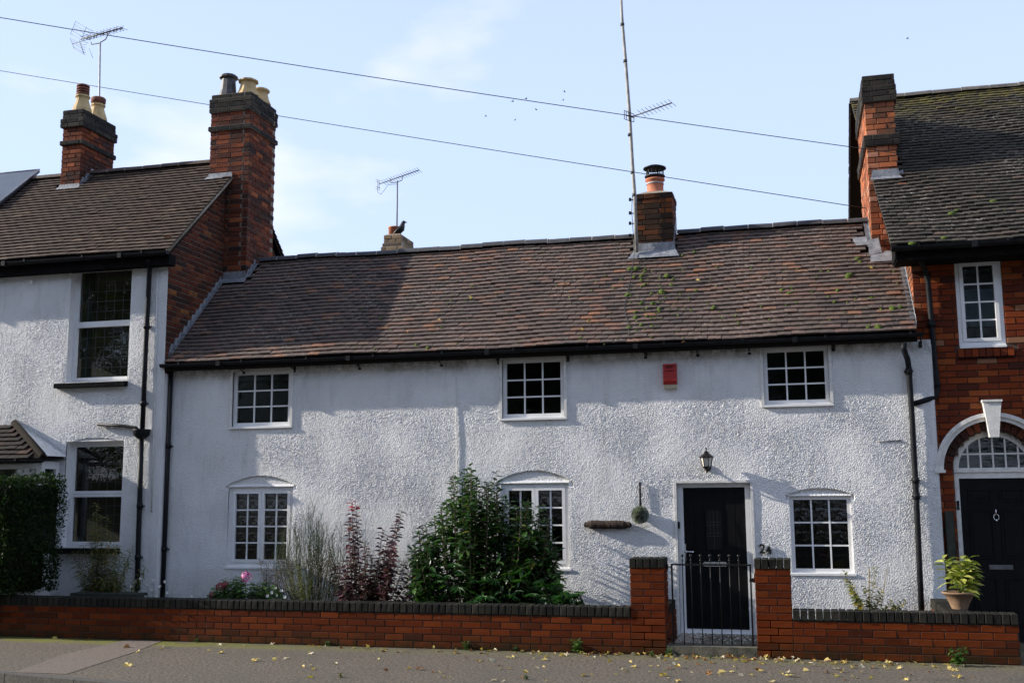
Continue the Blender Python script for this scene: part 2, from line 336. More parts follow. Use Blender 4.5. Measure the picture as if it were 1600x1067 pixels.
# ---------------------------------------------------------------- main measures
YW = 11.854           # face of the garden wall
YF = 13.454           # cottage front
YL = 13.29            # left house front
YR = 13.53            # right house front
XL = -8.40            # east wall of the left house
XR = 1.45             # west wall of the right house
def struct(name, mb, m): return tag(mb.build(name, m), kind='structure')

# ================================================================= THE SETTING
kA, kB = Vector((-7.76, 9.50)), Vector((-5.95, 9.14))
kd = (kB-kA).normalized(); kn = Vector((kd.y, -kd.x))            # kn towards the road
def kerb_line(t, off): q = kA+kd*t+kn*off; return (q.x, q.y)
gr = MB(); gr.add([(-900, -900, -.17), (900, -900, -.17), (900, 900, -.17), (-900, 900, -.17)], [(0, 1, 2, 3)]); struct('ground', gr, M['soil'])
rd = MB(); a, b2 = kerb_line(-16, .12), kerb_line(30, .12); rd.add([(*a, -.12), (a[0]-2, a[1]-9, -.12), (b2[0]+4, b2[1]-9, -.12), (*b2, -.12)], [(0, 1, 2, 3)]); struct('road', rd, M['road'])
pv = MB(); a, b2 = kerb_line(-16, -.002), kerb_line(30, -.002)
nx = 60; top = [(x, YF+.3) for x in (20, -24)]
pv.add([(*a, 0), (*b2, 0), (24, YF+.4, 0), (-24, YF+.4, 0)], [(0, 1, 2, 3)]); struct('pavement', pv, M['tarmac'])
kb = MB(); ks = []
for i in range(20):
    t0 = -8+i*.92
    mb = MB(); q0, q1 = kerb_line(t0+.004, .0), kerb_line(t0+.916, .125)
    ang = math.atan2(kd.y, kd.x)
    ks.append((0, Matrix.Translation((*kerb_line(t0+.46, .062), -.06)) @ Matrix.Rotation(ang, 4, 'Z')))
kerb = MB().box((-.455, -.062, -.10), (.455, .062, .062))
kp = struct('kerb', MB().box((-.01, -.01, -.2), (.01, .01, -.19)).add([(*kerb_line(-8, .11), -.16), (*kerb_line(11, .11), -.16), (*kerb_line(11, .02), -.16), (*kerb_line(-8, .02), -.16)], [(0, 1, 2, 3)]), M['kerb'])
pieces('kerb_stone', kp, [kerb], ks, M['kerb'])
pp = [onground(*q) for q in ((205, 998), (262, 998), (206, 1020), (104, 1053), (22, 1050), (100, 1022))]
patch = MB(); patch.add([(v.x, v.y, .004) for v in pp], [tuple(range(len(pp)))[::-1]]); patch.f[-1] = patch.f[-1][::-1]; struct('pavement_patch', patch, M['pink_tarmac'])
sb = MB(); sb.box((-9.3, YW+.2, -.15), (-1.63, YF+.1, .16)); sb.box((-.1, YW+.2, -.15), (1.42, YF+.1, .12)); sb.box((-14, YW+.2, -.15), (-9.3, YF+.1, .14)); struct('garden_soil', sb, M['soil'])
pb = MB().box((-1.40, YW+.02, -.15), (-.10, YF+.1, .045)); struct('path', pb, M['stone'])
gv = []
gst = MB().add([(-.5, -.4, 0), (.5, -.45, 0), (.45, .4, 0), (-.4, .5, 0), (-.2, -.2, .5), (.25, -.15, .45), (.2, .25, .5)], [(0, 1, 5, 4), (1, 2, 6, 5), (2, 3, 4, 6), (3, 0, 4), (4, 5, 6)])
for i in range(900):
    x = random.uniform(-1.38, -.12); y = random.uniform(YW+.28, YF-.02); s = random.uniform(.012, .03)
    if random.random() < .5: x = -1.38+abs(random.gauss(0, .12))
    gv.append((0, Matrix.Translation((x, y, .046)) @ Matrix.Rotation(random.uniform(0, 6.3), 4, 'Z') @ Matrix.Scale(s, 4)))
o = pieces('gravel', None, [gst], gv, M['gravel'], 0); tag(o, 'pale gravel and grit on the path behind the iron gate', 'gravel', kind='stuff')

# ================================================================= BRICKS
def rbrick(lx, ly, lz, ch=.004, jit=0):
    """a brick centred on the origin with chamfered edges: 24 vertices, 26 faces"""
    mb = MB(); h = (lx/2, ly/2, lz/2); V = []; idx = {}
    for sx in (-1, 1):
        for sy in (-1, 1):
            for sz in (-1, 1):
                for ax in range(3):
                    p = [sx*h[0], sy*h[1], sz*h[2]]
                    for a in range(3):
                        if a != ax: p[a] -= (sx, sy, sz)[a]*ch
                    p = [q+random.uniform(-jit, jit) for q in p]
                    idx[(sx, sy, sz, ax)] = len(V); V.append(p)
    fs = []
    for ax in range(3):
        o = [a for a in range(3) if a != ax]
        for s in (-1, 1):
            f = []
            for (u, v) in ((-1, -1), (1, -1), (1, 1), (-1, 1)):
                k = [0, 0, 0]; k[ax] = s; k[o[0]] = u; k[o[1]] = v; f.append(idx[(*k, ax)])
            flip = (s < 0) ^ (ax == 1)
            fs.append(tuple(f[::-1]) if flip else tuple(f))
        for u in (-1, 1):
            for v in (-1, 1):
                k0 = [0]*3; k1 = [0]*3; k0[ax] = -1; k1[ax] = 1
                for kk in (k0, k1): kk[o[0]] = u; kk[o[1]] = v
                f = [idx[(*k0, o[0])], idx[(*k1, o[0])], idx[(*k1, o[1])], idx[(*k0, o[1])]]
                fs.append(tuple(f))
    for sx in (-1, 1):
        for sy in (-1, 1):
            for sz in (-1, 1): fs.append(tuple(idx[(sx, sy, sz, a)] for a in range(3)))
    mb.add(V, fs); return mb
class Bricks:
    """collects brick placements by size so alike bricks share a mesh"""
    def __init__(s, ch=.004, jit=.0015): s.sizes = {}; s.m = []; s.pl = []; s.ch = ch; s.jit = jit
    def put(s, c, size, rz=0, wob=.0):
        k = tuple(round(q, 3) for q in size)
        if k not in s.sizes:
            s.sizes[k] = len(s.m); s.m.append(rbrick(*k, s.ch, s.jit)); 
            s.m.append(rbrick(*k, s.ch, s.jit))
        i = s.sizes[k]+random.randint(0, 1)
        R = Matrix.Rotation(rz+random.uniform(-wob, wob)*.5, 4, 'Z') @ Matrix.Rotation(random.uniform(-wob, wob), 4, 'Y')
        s.pl.append((i, Matrix.Translation(c) @ R)); return s
    def build(s, parent, m, name='brick', limit=300, key=None):
        if key: s.pl.sort(key=key)
        pieces(name, parent, s.m, s.pl, m, limit, 'small_bricks' if name == 'brick' else name+'s')

def run_bricks(B, u0, u1, fixed, z, facing, L=.2155, gap=.010, h=.065, dep=.1, start=0., wob=.002, keep=None, cut=.04, hj=.0, excl=None):
    """one course along X (facing 'F' front) or Y (facing 'R'/'L'); fixed = face coordinate"""
    u = u0-start*(L+gap)
    while u < u1-.02:
        a, b = max(u, u0), min(u+L, u1)
        for (ea, eb) in (excl(z) if excl else ()):
            if ea < b and eb > a:
                if a < ea and (ea-a) >= (b-eb): b = ea
                elif b > eb: a = eb
                else: b = a
        if b-a > cut and (keep is None or keep((a+b)/2, z)):
            c = (a+b)/2; out = random.uniform(0, .004)
            ln = round(b-a, 2) if abs(b-a-L) > .004 else L
            if facing == 'F': B.put((c, fixed+dep/2-out, z), (ln, dep, h), 0, wob)
            elif facing == 'R': B.put((fixed-dep/2+out, c, z), (dep, ln, h), 0, wob)
            else: B.put((fixed+dep/2-out, c, z), (dep, ln, h), 0, wob)
        u += L+gap

# ---------------------------------------------------------------- garden walls
COP = .49
def garden_wall(label, x0, x1, px0, px1, ret=None):
    t = thing('garden_wall', label, 'wall', ((x0+x1)/2, YW+.1, 0))
    core = MB().box((x0+.004, YW+.006, -.1), (x1-.004, YW+.205, .383))
    core.box((px0+.005, YW+.006, -.1), (px1-.005, YW+.325, .893))
    if ret: core.box((ret[0]+.006, YW+.22, -.1), (ret[1]-.006, ret[2]-.004, .383))
    core.build('mortar_core', M['mortar_dark'], t)
    B = Bricks(.003, .0012); K = Bricks(.006, .0015)
    for i in range(-1, 12):
        z = i*.075+.0375+.005
        if i < 5:
            segs = [(x0, x1)]
            xa, xb = (x0, px0-.008) if px0-x0 > .5 else (px1+.008, x1)
            run_bricks(B, xa, xb, YW, z, 'F', start=.5*(i % 2)+.02, wob=.0025)
            if ret:
                run_bricks(B, YW+.335, ret[2], ret[1], z, 'R', start=.5*(i % 2)); 
        # pillar: one and a half bricks
        w = px1-px0
        if i % 2: parts = [(px0, px0+.215*w/.36), (px0+.225*w/.36, px1)]
        else: parts = [(px0, px0+.135*w/.36), (px0+.145*w/.36, px1)]
        for a, b in parts: B.put(((a+b)/2, YW+.05-.002, z), (b-a, .1, .065), 0, .0015)
        for fx, fc in ((px1, 'R'), (px0, 'L')):
            run_bricks(B, YW+.112, YW+.33, fx, z, fc, start=0 if i % 2 else .5)
    # coping: bricks on edge
    def cope(xa, xb, z, y0, y1, oh=.012):
        n = max(1, round((xb-xa)/.0765)); st = (xb-xa)/n
        for k in range(n): K.put((xa+st*(k+.5), (y0+y1)/2+random.uniform(-.003, .003), z+random.uniform(-.0015, .0015)), (round(st-.008, 3), y1-y0, .103), 0, .004)
    xa, xb = (x0, px0-.004) if px0-x0 > .5 else (px1+.004, x1)
    cope(xa, xb, COP-.052, YW-.012, YW+.205)
    cope(px0-.008, px1+.008, .90+.052, YW-.01, YW+.16); cope(px0-.008, px1+.008, .90+.052, YW+.168, YW+.335)
    if ret:
        n = int((ret[2]-YW-.34)/.0765)
        for k in range(n): K.put(((ret[0]+ret[1])/2, YW+.345+.0765*(k+.5), COP-.052), (.225, .0685, .103), 0, .004)
    B.build(t, M['brick_wall'], key=lambda p: p[1].translation.y); K.build(t, M['coping'], 'coping_brick', key=lambda p: p[1].translation.y)
    return t
lw = garden_wall('long low brick garden wall with black coping and a square pillar left of the gate', -11.2, -1.40, -1.765, -1.400, (-1.62, -1.40, 12.95))
rw = garden_wall('short low brick garden wall with black coping, its pillar right of the gate', -.455, 2.06, -.455, -.095, None)
# flank wall between the properties, part of the right garden wall
fl = MB().box((1.435, YW+.21, -.1), (1.635, YR+.0, .383)); fl.box((1.70, 12.12, -.1), (1.98, 12.45, .44)); fl.build('mortar_core', M['mortar_dark'], rw)
B = Bricks(.003, .0012); K = Bricks(.006)
for i in range(5):
    run_bricks(B, YW+.22, YR, 1.645, i*.075+.0425, 'R', start=.5*(i % 2)); run_bricks(B, YW+.22, YR-.1, 1.425, i*.075+.0425, 'L', start=.5*(i % 2))
for k in range(18): K.put((1.535, YW+.255+.0765*k, COP-.05), (.225, .0685, .103), 0, .004)
B.build(rw, M['brick_wall']); K.build(rw, M['coping'], 'coping_brick')
st = MB().box((-1.395, YW-.0, -.1), (-.46, YW+.30, .10)); o = st.build('door_step', M['stone']); tag(o, 'mossy stone step in the gateway between the two brick pillars', 'step')

# ================================================================= STUCCO SHEETS
def field(nx, nz, cell, lo, hi, seed):
    r = np.random.default_rng(seed); f = np.fft.rfft2(r.standard_normal((nz, nx)))
    kz = np.fft.fftfreq(nz, cell)[:, None]; kx = np.fft.rfftfreq(nx, cell)[None, :]; k = np.sqrt(kx**2+kz**2)
    w = np.exp(-((k-(lo+hi)/2)/((hi-lo)/2))**2); g = np.fft.irfft2(f*w, s=(nz, nx)); return g/g.std()
def facade(name, parent, m, x0, x1, z0, z1, Y, holes, arches, seed, cell=.009, amp=.0025, top=None):
    """render sheet with window openings cut out; holes: (xa, xb, za, zb, reveal depth)"""
    def lines(a, b, extra):
        g = list(np.arange(a, b, cell))+[b]; g = [q for q in g if all(abs(q-e) > cell*.45 for e in extra)]+[e for e in extra if a <= e <= b]
        return np.array(sorted(set(g)))
    xs = lines(x0, x1, [q for h in holes for q in h[:2]]); zs = lines(z0, z1, [q for h in holes for q in h[2:4]])
    NX, NZ = int((x1-x0)/cell)+3, int((z1-z0)/cell)+3
    fa = field(NX, NZ, cell, 32, 62, seed); fb = field(NX, NZ, cell, .6, 2.2, seed+1); fc = field(NX, NZ, cell, 5, 11, seed+2); fm = field(NX, NZ, cell, .2, 1.5, seed+3)
    ix = np.clip(((xs-x0)/cell).astype(int), 0, NX-1); iz = np.clip(((zs-z0)/cell).astype(int), 0, NZ-1)
    pick = lambda f: f[np.ix_(iz, ix)]
    fa = fa+.10*field(NX, NZ, cell, 12, 28, seed+9); fa = fa/fa.std(); fa = np.sign(fa)*np.abs(fa)**.8; blob = np.maximum(pick(fa), -.45)
    D = amp*blob*(1+.35*np.clip(pick(fm), -1.5, 1.5))+.0007*pick(fb)+.0002*pick(fc)
    XX, ZZ = np.meshgrid(xs, zs)
    D = D-.012*np.exp(-((ZZ-(z0+.55))/.03)**2)*0
    for (cx, hw, zf, rise, dep) in arches:                 # shallow segmental recess over a window
        r = (hw*hw+rise*rise)/(2*rise); dz = np.sqrt(np.maximum(r*r-(XX-cx)**2, 0))-(r-rise)
        ins = (abs(XX-cx) < hw) & (ZZ > zf-.05) & (ZZ < zf+dz); D = np.where(ins, D*.4-dep, D)
    msk = np.ones_like(D)
    for (a, b, c, d, dep) in holes:
        dx = np.maximum(np.maximum(a-XX, XX-b), 0); dz = np.maximum(np.maximum(c-ZZ, ZZ-d), 0); msk = np.minimum(msk, np.clip(np.hypot(dx, dz)/.03, .25, 1))
    D = D*msk
    V = np.stack([XX, Y-D, ZZ], -1).reshape(-1, 3); n = len(xs); nzz = len(zs)
    i, j = np.meshgrid(np.arange(n-1), np.arange(nzz-1)); cx = (xs[:-1]+xs[1:])/2; cz = (zs[:-1]+zs[1:])/2
    CX, CZ = np.meshgrid(cx, cz); keep = np.ones_like(CX, bool)
    for (a, b, c, d, dep) in holes: keep &= ~((CX > a) & (CX < b) & (CZ > c) & (CZ < d))
    a = (j*n+i)[keep]; Fq = np.stack([a, a+1, a+1+n, a+n], 1)
    VV = V.tolist(); FF = Fq.tolist()
    for (a, b, c, d, dep) in holes:                         # reveals
        k = len(VV); y0, y1 = Y-.001, Y+dep; yt = y0
        for (cx_, hw_, zf_, ri_, ad_) in arches:
            if abs(cx_-(a+b)/2) < .12 and abs(zf_-d) < .06: yt = Y+ad_
        VV += [[a, y0, c], [b, y0, c], [b, yt, d], [a, yt, d], [a, y1, c], [b, y1, c], [b, y1, d], [a, y1, d]]
        FF += [[k, k+1, k+5, k+4], [k+1, k+2, k+6, k+5], [k+2, k+3, k+7, k+6], [k+3, k, k+4, k+7]]
    me = bpy.data.meshes.new(name); me.from_pydata(VV, [], FF); me.materials.append(m)
    me.polygons.foreach_set('use_smooth', [True]*len(Fq)+[False]*(len(FF)-len(Fq))); me.update()
    return link(name, me, parent)

def sheet(mb, x0, x1, y0, y1, z): mb.add([(x0, y0, z), (x1, y0, z), (x1, y1, z), (x0, y1, z)], [(0, 1, 2, 3)])

# ---------------------------------------------------------------- windows
def window(parent, x0, x1, z0, z1, Y, lights, m=None, fr=.055, sill=True, dep=.06, bar=.019, lead=None, name='window', sillover=.03, curtain=0):
    """lights: list of (fx0, fx1, fz0, fz1, cols, rows, casement) in fractions of the opening inside the outer frame"""
    m = m or M['upvc']; f = MB()
    for (a, b, c, d) in ((x0, x1, z1-fr, z1), (x0, x1, z0, z0+fr), (x0, x0+fr, z0+fr, z1-fr), (x1-fr, x1, z0+fr, z1-fr)): f.box((a, Y, c), (b, Y+dep, d))
    ix0, ix1, iz0, iz1 = x0+fr, x1-fr, z0+fr, z1-fr; W_, H_ = ix1-ix0, iz1-iz0
    wf = f.build(name, m, parent); panes = []; bars = MB(); cas = MB(); came = MB()
    for (fa, fb, fc, fd, cols, rows, kind) in lights:
        a, b, c, d = ix0+fa*W_, ix0+fb*W_, iz0+fc*H_, iz0+fd*H_
        if kind:                                             # an opening casement, proud of the frame
            q = .042; yy = Y-.012 if kind == 1 else Y+.004
            for (p0, p1, p2, p3) in ((a+.002, b-.002, d-q, d-.002), (a+.002, b-.002, c+.002, c+q), (a+.002, a+q, c+q, d-q), (b-q, b-.002, c+q, d-q)): cas.box((p0, yy, p2), (p1, Y+dep-.006, p3))
            a += q; b -= q; c += q; d -= q
        elif len(lights) > 1:
            if fa > 0: f2 = MB().box((a-.02, Y+.002, c), (a, Y+dep-.004, d)); f2.build('mullion', m, wf); 
        for i in range(1, cols): x = a+(b-a)*i/cols; bars.box((x-bar/2, Y+.014, c), (x+bar/2, Y+.044, d))
        for j in range(1, rows): z = c+(d-c)*j/rows; bars.box((a, Y+.0165, z-bar/2), (b, Y+.0415, z+bar/2))
        for i in range(cols):
            for j in range(rows):
                xa, xb, za, zb = a+(b-a)*i/cols, a+(b-a)*(i+1)/cols, c+(d-c)*j/rows, c+(d-c)*(j+1)/rows
                g_ = MB().box((xa, Y+.026, za), (xb, Y+.031, zb)); g_.build('pane', M['glass'], wf)
        if lead:
            nx_, nz_ = lead
            for i in range(1, nx_): x = a+(b-a)*i/nx_; came.box((x-.003, Y+.0225, c), (x+.003, Y+.025, d))
            for j in range(1, nz_): z = c+(d-c)*j/nz_; came.box((a, Y+.022, z-.003), (b, Y+.0255, z+.003))
        if curtain:
            cu = MB(); n_ = 14; pts = []
            for k in range(n_+1):
                x = a-.02+(b-a)*.22*k/n_; y = Y+.14+.02*math.sin(k*1.7); pts += [(x, y, c-.05), (x, y, d+.05)]
            cu.add(pts, [(2*k, 2*k+2, 2*k+3, 2*k+1) for k in range(n_)], True); cu.build('curtain', M['curtain'], wf)
    if bars.v: bars.build('glazing_bars', m, wf)
    if cas.v: cas.build('casement', m, wf)
    if came.v: came.build('leading', M['leadwork'], wf)
    if sill:
        s_ = MB().prism([(Y-.055, z0-.032), (Y-.055, z0-.008), (Y+.0, z0+.002), (Y+dep, z0+.002), (Y+dep, z0-.032)], x0-sillover, x1+sillover, 'X'); s_.build('sill', m, wf)
    return wf

def rect(px0, py0, px1, py1, Y):
    a, b = at(px0, py0, Y), at(px1, py1, Y); return a.x, b.x, b.z, a.z

# ================================================================= COTTAGE
cot = thing('cottage', 'long low white roughcast cottage with a mossy clay tile roof and black front door', 'house', (-3.5, YF, 0))
G33 = [(0, 1, 0, 1, 3, 3, 0)]; G24 = [(0, .5, 0, 1, 2, 4, 1), (.5, 1, 0, 1, 2, 4, 1)]
yg = YF+.03
wins = {
 'UL': (-7.43, -6.56, 2.645, 3.40, .035), 'UM': (-3.60, -2.79, 2.665, 3.42, .035), 'UR': (-.325, .440, 2.745, 3.43, .035),
 'LL': (-7.45, -6.50, .775, 1.83, .05), 'LM': (-3.63, -2.75, .79, 1.84, .05), 'LR': (-.085, .615, .765, 1.655, .05)}
doorh = (-1.41, -.53, .02, 1.82, .06)
holes = [(a, b, c, d, e+.07) for a, b, c, d, e in wins.values()]+[(doorh[0], doorh[1], .02, 1.82, .15)]
arches = [(-6.975, .52, 1.83, .14, .022), (-3.19, .50, 1.84, .15, .024), (.265, .385, 1.655, .085, .03)]
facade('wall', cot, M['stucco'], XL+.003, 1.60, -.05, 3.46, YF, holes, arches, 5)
body = MB()   # side, back and inner walls
body.box((XL+.01, YF+1.7, -.1), (1.44, YF+1.9, 4.9)); body.box((XL+.01, YF+.2, -.1), (XL+.08, YF+1.7, 3.5)); body.box((1.36, YF+.2, -.1), (1.43, YF+1.7, 3.5))
body.box((XL+.08, YF+.2, 2.10), (1.36, YF+1.7, 2.2)); body.box((XL+.08, YF+.2, -.09), (1.36, YF+1.7, 0)); body.box((XL+.08, YF+.16, 3.46), (1.36, YF+1.7, 3.5)); body.build('rooms', M['room'], cot)
rear = MB(); rear.box((XL+.01, 17.0, -.1), (1.44, 17.1, 3.5)); rear.box((XL-.006, YL+.003, -.05), (XL-.001, YF+.01, 3.50)); rear.box((1.602, YF+.004, -.05), (1.606, YF+.07, 3.40)); rear.box((1.44, YF+.09, -.05), (1.60, YF+.094, 3.40)); rear.build('rear_wall', M['stucco_left'], cot)
for k, (a, b, c, d, rc) in wins.items():
    window(cot, a, b, c, d, YF+rc-.01, G33 if k in ('UL', 'UM', 'UR', 'LR') else G24, fr=.05 if k != 'LR' else .045, sillover=.035 if k[0] == 'U' else .02)
# timber surround of the upper windows
for k in ('UL', 'UM', 'UR'):
    a, b, c, d, rc = wins[k]; s_ = MB()
    s_.box((a-.035, YF-.022, c-.0), (a, YF+.03, d+.03)); s_.box((b, YF-.022, c), (b+.035, YF+.03, d+.03)); s_.box((a, YF-.0215, d), (b, YF+.03, d+.028)); s_.build('window_surround', M['white_paint'], cot)
# red flower in the right lower window
fl = MB()
for i in range(26):
    c_ = Vector((.30+random.gauss(0, .022), YF+.22, .90+random.uniform(-.04, .12))); fl.add([c_+Vector((-.02, 0, 0)), c_+Vector((0, -.01, -.012)), c_+Vector((.02, 0, .004)), c_+Vector((0, .0, .02))], [(0, 1, 2, 3)])
tag(fl.build('flowers', M['leaf_red']), 'small red flowers standing inside the lower right cottage window', 'flowers')

# door
dx0, dx1, dz0, dz1, _ = doorh
df = MB(); Yd = YF+.055
df.box((dx0, Yd, dz0+.07), (dx0+.07, Yd+.07, dz1)); df.box((dx1-.07, Yd, dz0+.07), (dx1, Yd+.07, dz1)); df.box((dx0+.07, Yd+.001, dz1-.055), (dx1-.07, Yd+.069, dz1)); df.box((dx0, Yd-.03, dz0+.03), (dx1, Yd+.07, dz0+.07))
df.box((dx0-.0, Yd-.055, dz0+.0), (dx1+.0, Yd+.06, dz0+.029)); df.build('door_frame', M['upvc'], cot)
ar = MB(); ar.box((dx0-.03, YF-.014, dz0), (dx0, YF+.05, dz1+.03)); ar.box((dx1, YF-.014, dz0), (dx1+.03, YF+.05, dz1+.03)); ar.box((dx0, YF-.0135, dz1), (dx1, YF+.05, dz1+.03)); ar.build('door_surround', M['white_paint'], cot)
lx0, lx1, lz0, lz1 = dx0+.07, dx1-.07, dz0+.07, dz1-.055
dl = MB(); ng = 6
for i in range(ng):                                          # tongue and groove boards
    a = lx0+(lx1-lx0)*i/ng+.003; b = lx0+(lx1-lx0)*(i+1)/ng-.003; dl.box((a, Yd+.018, lz0+.004), (b, Yd+.05, lz1-.003))
dl.box((lx0, Yd+.024, lz0), (lx1, Yd+.046, lz1)); door = dl.build('door', M['black_door'], cot)
q = rect(1103, 797, 1128, 858, Yd); f_ = MB()
for (a, b, c, d) in ((q[0]-.012, q[1]+.012, q[3], q[3]+.012), (q[0]-.012, q[1]+.012, q[2]-.012, q[2]), (q[0]-.012, q[0], q[2], q[3]), (q[1], q[1]+.012, q[2], q[3])): f_.box((a, Yd+.008, c), (b, Yd+.02, d))
f_.build('glazing_frame', M['black_door'], door); MB().box((q[0], Yd+.012, q[2]), (q[1], Yd+.0165, q[3])).build('door_pane', mat('dark_door_glass', (.006, .0065, .007), .25, **{'Specular IOR Level': .2}), door)
ld = MB(); xm = (q[0]+q[1])/2; w_, h_ = q[1]-q[0], q[3]-q[2]
for fx in (.25, .5, .75): ld.box((q[0]+w_*fx-.002, Yd+.009, q[2] if fx == .5 else q[2]+h_*.33), (q[0]+w_*fx+.002, Yd+.0115, q[3]))
for fz in (.33, .42, .62, .7): ld.box((q[0], Yd+.0085, q[2]+h_*fz-.002), (q[1], Yd+.0112, q[2]+h_*fz+.002))
ld.build('leading', M['leadwork'], door)
h0 = at(1070.5, 864, Yd); hd = MB().box((h0.x-.011, Yd+.008, h0.z-.10), (h0.x+.011, Yd+.018, h0.z+.11)); hd.tube([(h0.x, Yd+.01, h0.z+.02), (h0.x, Yd-.03, h0.z+.02), (h0.x+.02, Yd-.035, h0.z+.02), (h0.x+.11, Yd-.035, h0.z+.018)], .008); hd.build('handle', M['chrome'], door)
l0 = at(1117, 881, Yd); lb = MB(); pts = []
for k in range(16):
    w_ = 2*math.pi*k/16; pts.append((l0.x+(.115 if math.cos(w_) > 0 else -.115)+.028*math.cos(w_), l0.z+.028*math.sin(w_)))
lb.prism(pts, Yd+.006, Yd+.018); lb.box((l0.x-.105, Yd+.001, l0.z-.014), (l0.x+.105, Yd+.006, l0.z+.012)); lb.build('letter_box', M['chrome'], door)
b0 = at(1060.5, 820, Yd-.02); MB().box((b0.x-.014, Yd-.022, b0.z-.04), (b0.x+.014, Yd, b0.z+.04)).build('door_bell', M['black_plastic'], cot)
# brick plinth below the threshold
Bq = Bricks(); run_bricks(Bq, dx0, dx1, YF+.02, -.012, 'F', h=.05); Bq.build(cot, M['brick_left'])

# wall cable, waste pipe end, brackets below the gutter
c0, c1 = at(712.5, 574, YF-.012), at(714, 735, YF-.012)
MB().tube([(c0.x+.05, YF-.012, c0.z+.0), (c0.x, YF-.012, c0.z-.05), (c0.x+.005, YF-.012, (c0.z+c1.z)/2), (c1.x, YF-.012, c1.z), (c1.x+.002, YF-.012, .9)], .006).build('cable', M['white_paint'], cot)
p0, p1 = at(1371, 689, YF-.01), at(1408, 688, YF-.01); MB().tube([p0, p1], .006).build('cable', M['lead'], cot)
for px in (379, 458, 560, 688, 778, 886, 1008, 1090, 1171, 1303, 1440):
    v = at(px, 560, YF-.05); MB().tube([(v.x, YF+.0, 3.40), (v.x, YF-.09, 3.41), (v.x, YF-.10, 3.48)], .009, 6).add([(v.x-.02, YF-.004, 3.36), (v.x+.02, YF-.004, 3.36), (v.x+.02, YF-.004, 3.44), (v.x-.02, YF-.004, 3.44)], [(0, 1, 2, 3)]).build('gutter_bracket', M['black_iron'], cot)

eb = []; ebm = MB().box((-.055, -.03, -.03), (.055, .02, .03)).mesh('eaves_brick', M['stucco'])
x = XL+.12
while x < 1.5:
    if not any(wins[k][0]-.09 < x < wins[k][1]+.09 for k in ('UL', 'UM', 'UR')):
        link('eaves_brick', ebm, cot, Matrix.Translation((x+random.uniform(-.01, .01), YF-.002, 3.422+random.uniform(-.004, .004))))
    x += .185
# ---------------------------------------------------------------- roofs
def tile_mesh(w=.162, l=.15, t=.017, chip=0):
    mb = MB(); j = lambda s: random.uniform(-s, s)
    e = [j(.003), j(.003)]
    # local x across, y up the slope, z out; origin at the middle of the tail
    mb.add([(-w/2, 0+e[0], 0), (w/2, 0+e[1], 0), (w/2, l, 0), (-w/2, l, 0), (-w/2, e[0], t), (0, (e[0]+e[1])/2-.001, t+.003), (w/2, e[1], t), (w/2, l, t), (0, l, t+.003), (-w/2, l, t)],
           [(0, 1, 6, 5, 4), (4, 5, 8, 9), (5, 6, 7, 8), (1, 2, 7, 6), (3, 0, 4, 9), (2, 3, 9, 8, 7)])
    return mb
def tiled_slope(parent, rows, x0f, x1f, Y0, Z0, slope, gauge, m, skip=None, rise=.012, sag=None, seed=1, wob=.012, limit=300, flip=1):
    """a roof slope running up in +Y (flip=1) or towards -Y (flip=-1), tiles laid half bond"""
    ang = math.atan(slope); ca, sa = math.cos(ang), math.sin(ang); pl = []; meshes = [tile_mesh() for _ in range(5)]; rr = random.Random(seed)
    for r in range(rows):
        s = r*gauge; y = Y0+flip*s*ca; z = Z0+s*sa; xa, xb = x0f(r), x1f(r); x = xa-(.083 if r % 2 else 0)+rr.uniform(-.008, .008); ro = rr.uniform(-.002, .002)
        while x < xb-.03:
            xc = x+.0825; a, b = max(x, xa), min(x+.165, xb)
            if b-a > .04 and not (skip and skip((a+b)/2, y, z)):
                sc = (b-a)/.165; dz = sag((a+b)/2, s) if sag else 0; out = rise+rr.uniform(0, .003)*(1 if rr.random() < .88 else 3)
                Mx = Matrix.Translation(((a+b)/2, y-flip*sa*0, z+dz)) @ Matrix.Rotation(0 if flip == 1 else math.pi, 4, 'Z') @ Matrix.Rotation(ang, 4, 'X') @ Matrix.Translation((0, ro+rr.uniform(-.003, .003)*(1 if rr.random() < .93 else 3), out)) \
                    @ Matrix.Rotation(-math.atan(.021/gauge)-rr.uniform(0, .02), 4, 'X') @ Matrix.Rotation(rr.uniform(-wob, wob), 4, 'Z') @ Matrix.Rotation(rr.uniform(-wob, wob)*.5, 4, 'Y') @ Matrix.Diagonal((sc, 1, 1, 1))
                pl.append((rr.randrange(5), Mx))
            x += .165
    pieces('tile', parent, meshes, pl, m, limit, 'tiling')
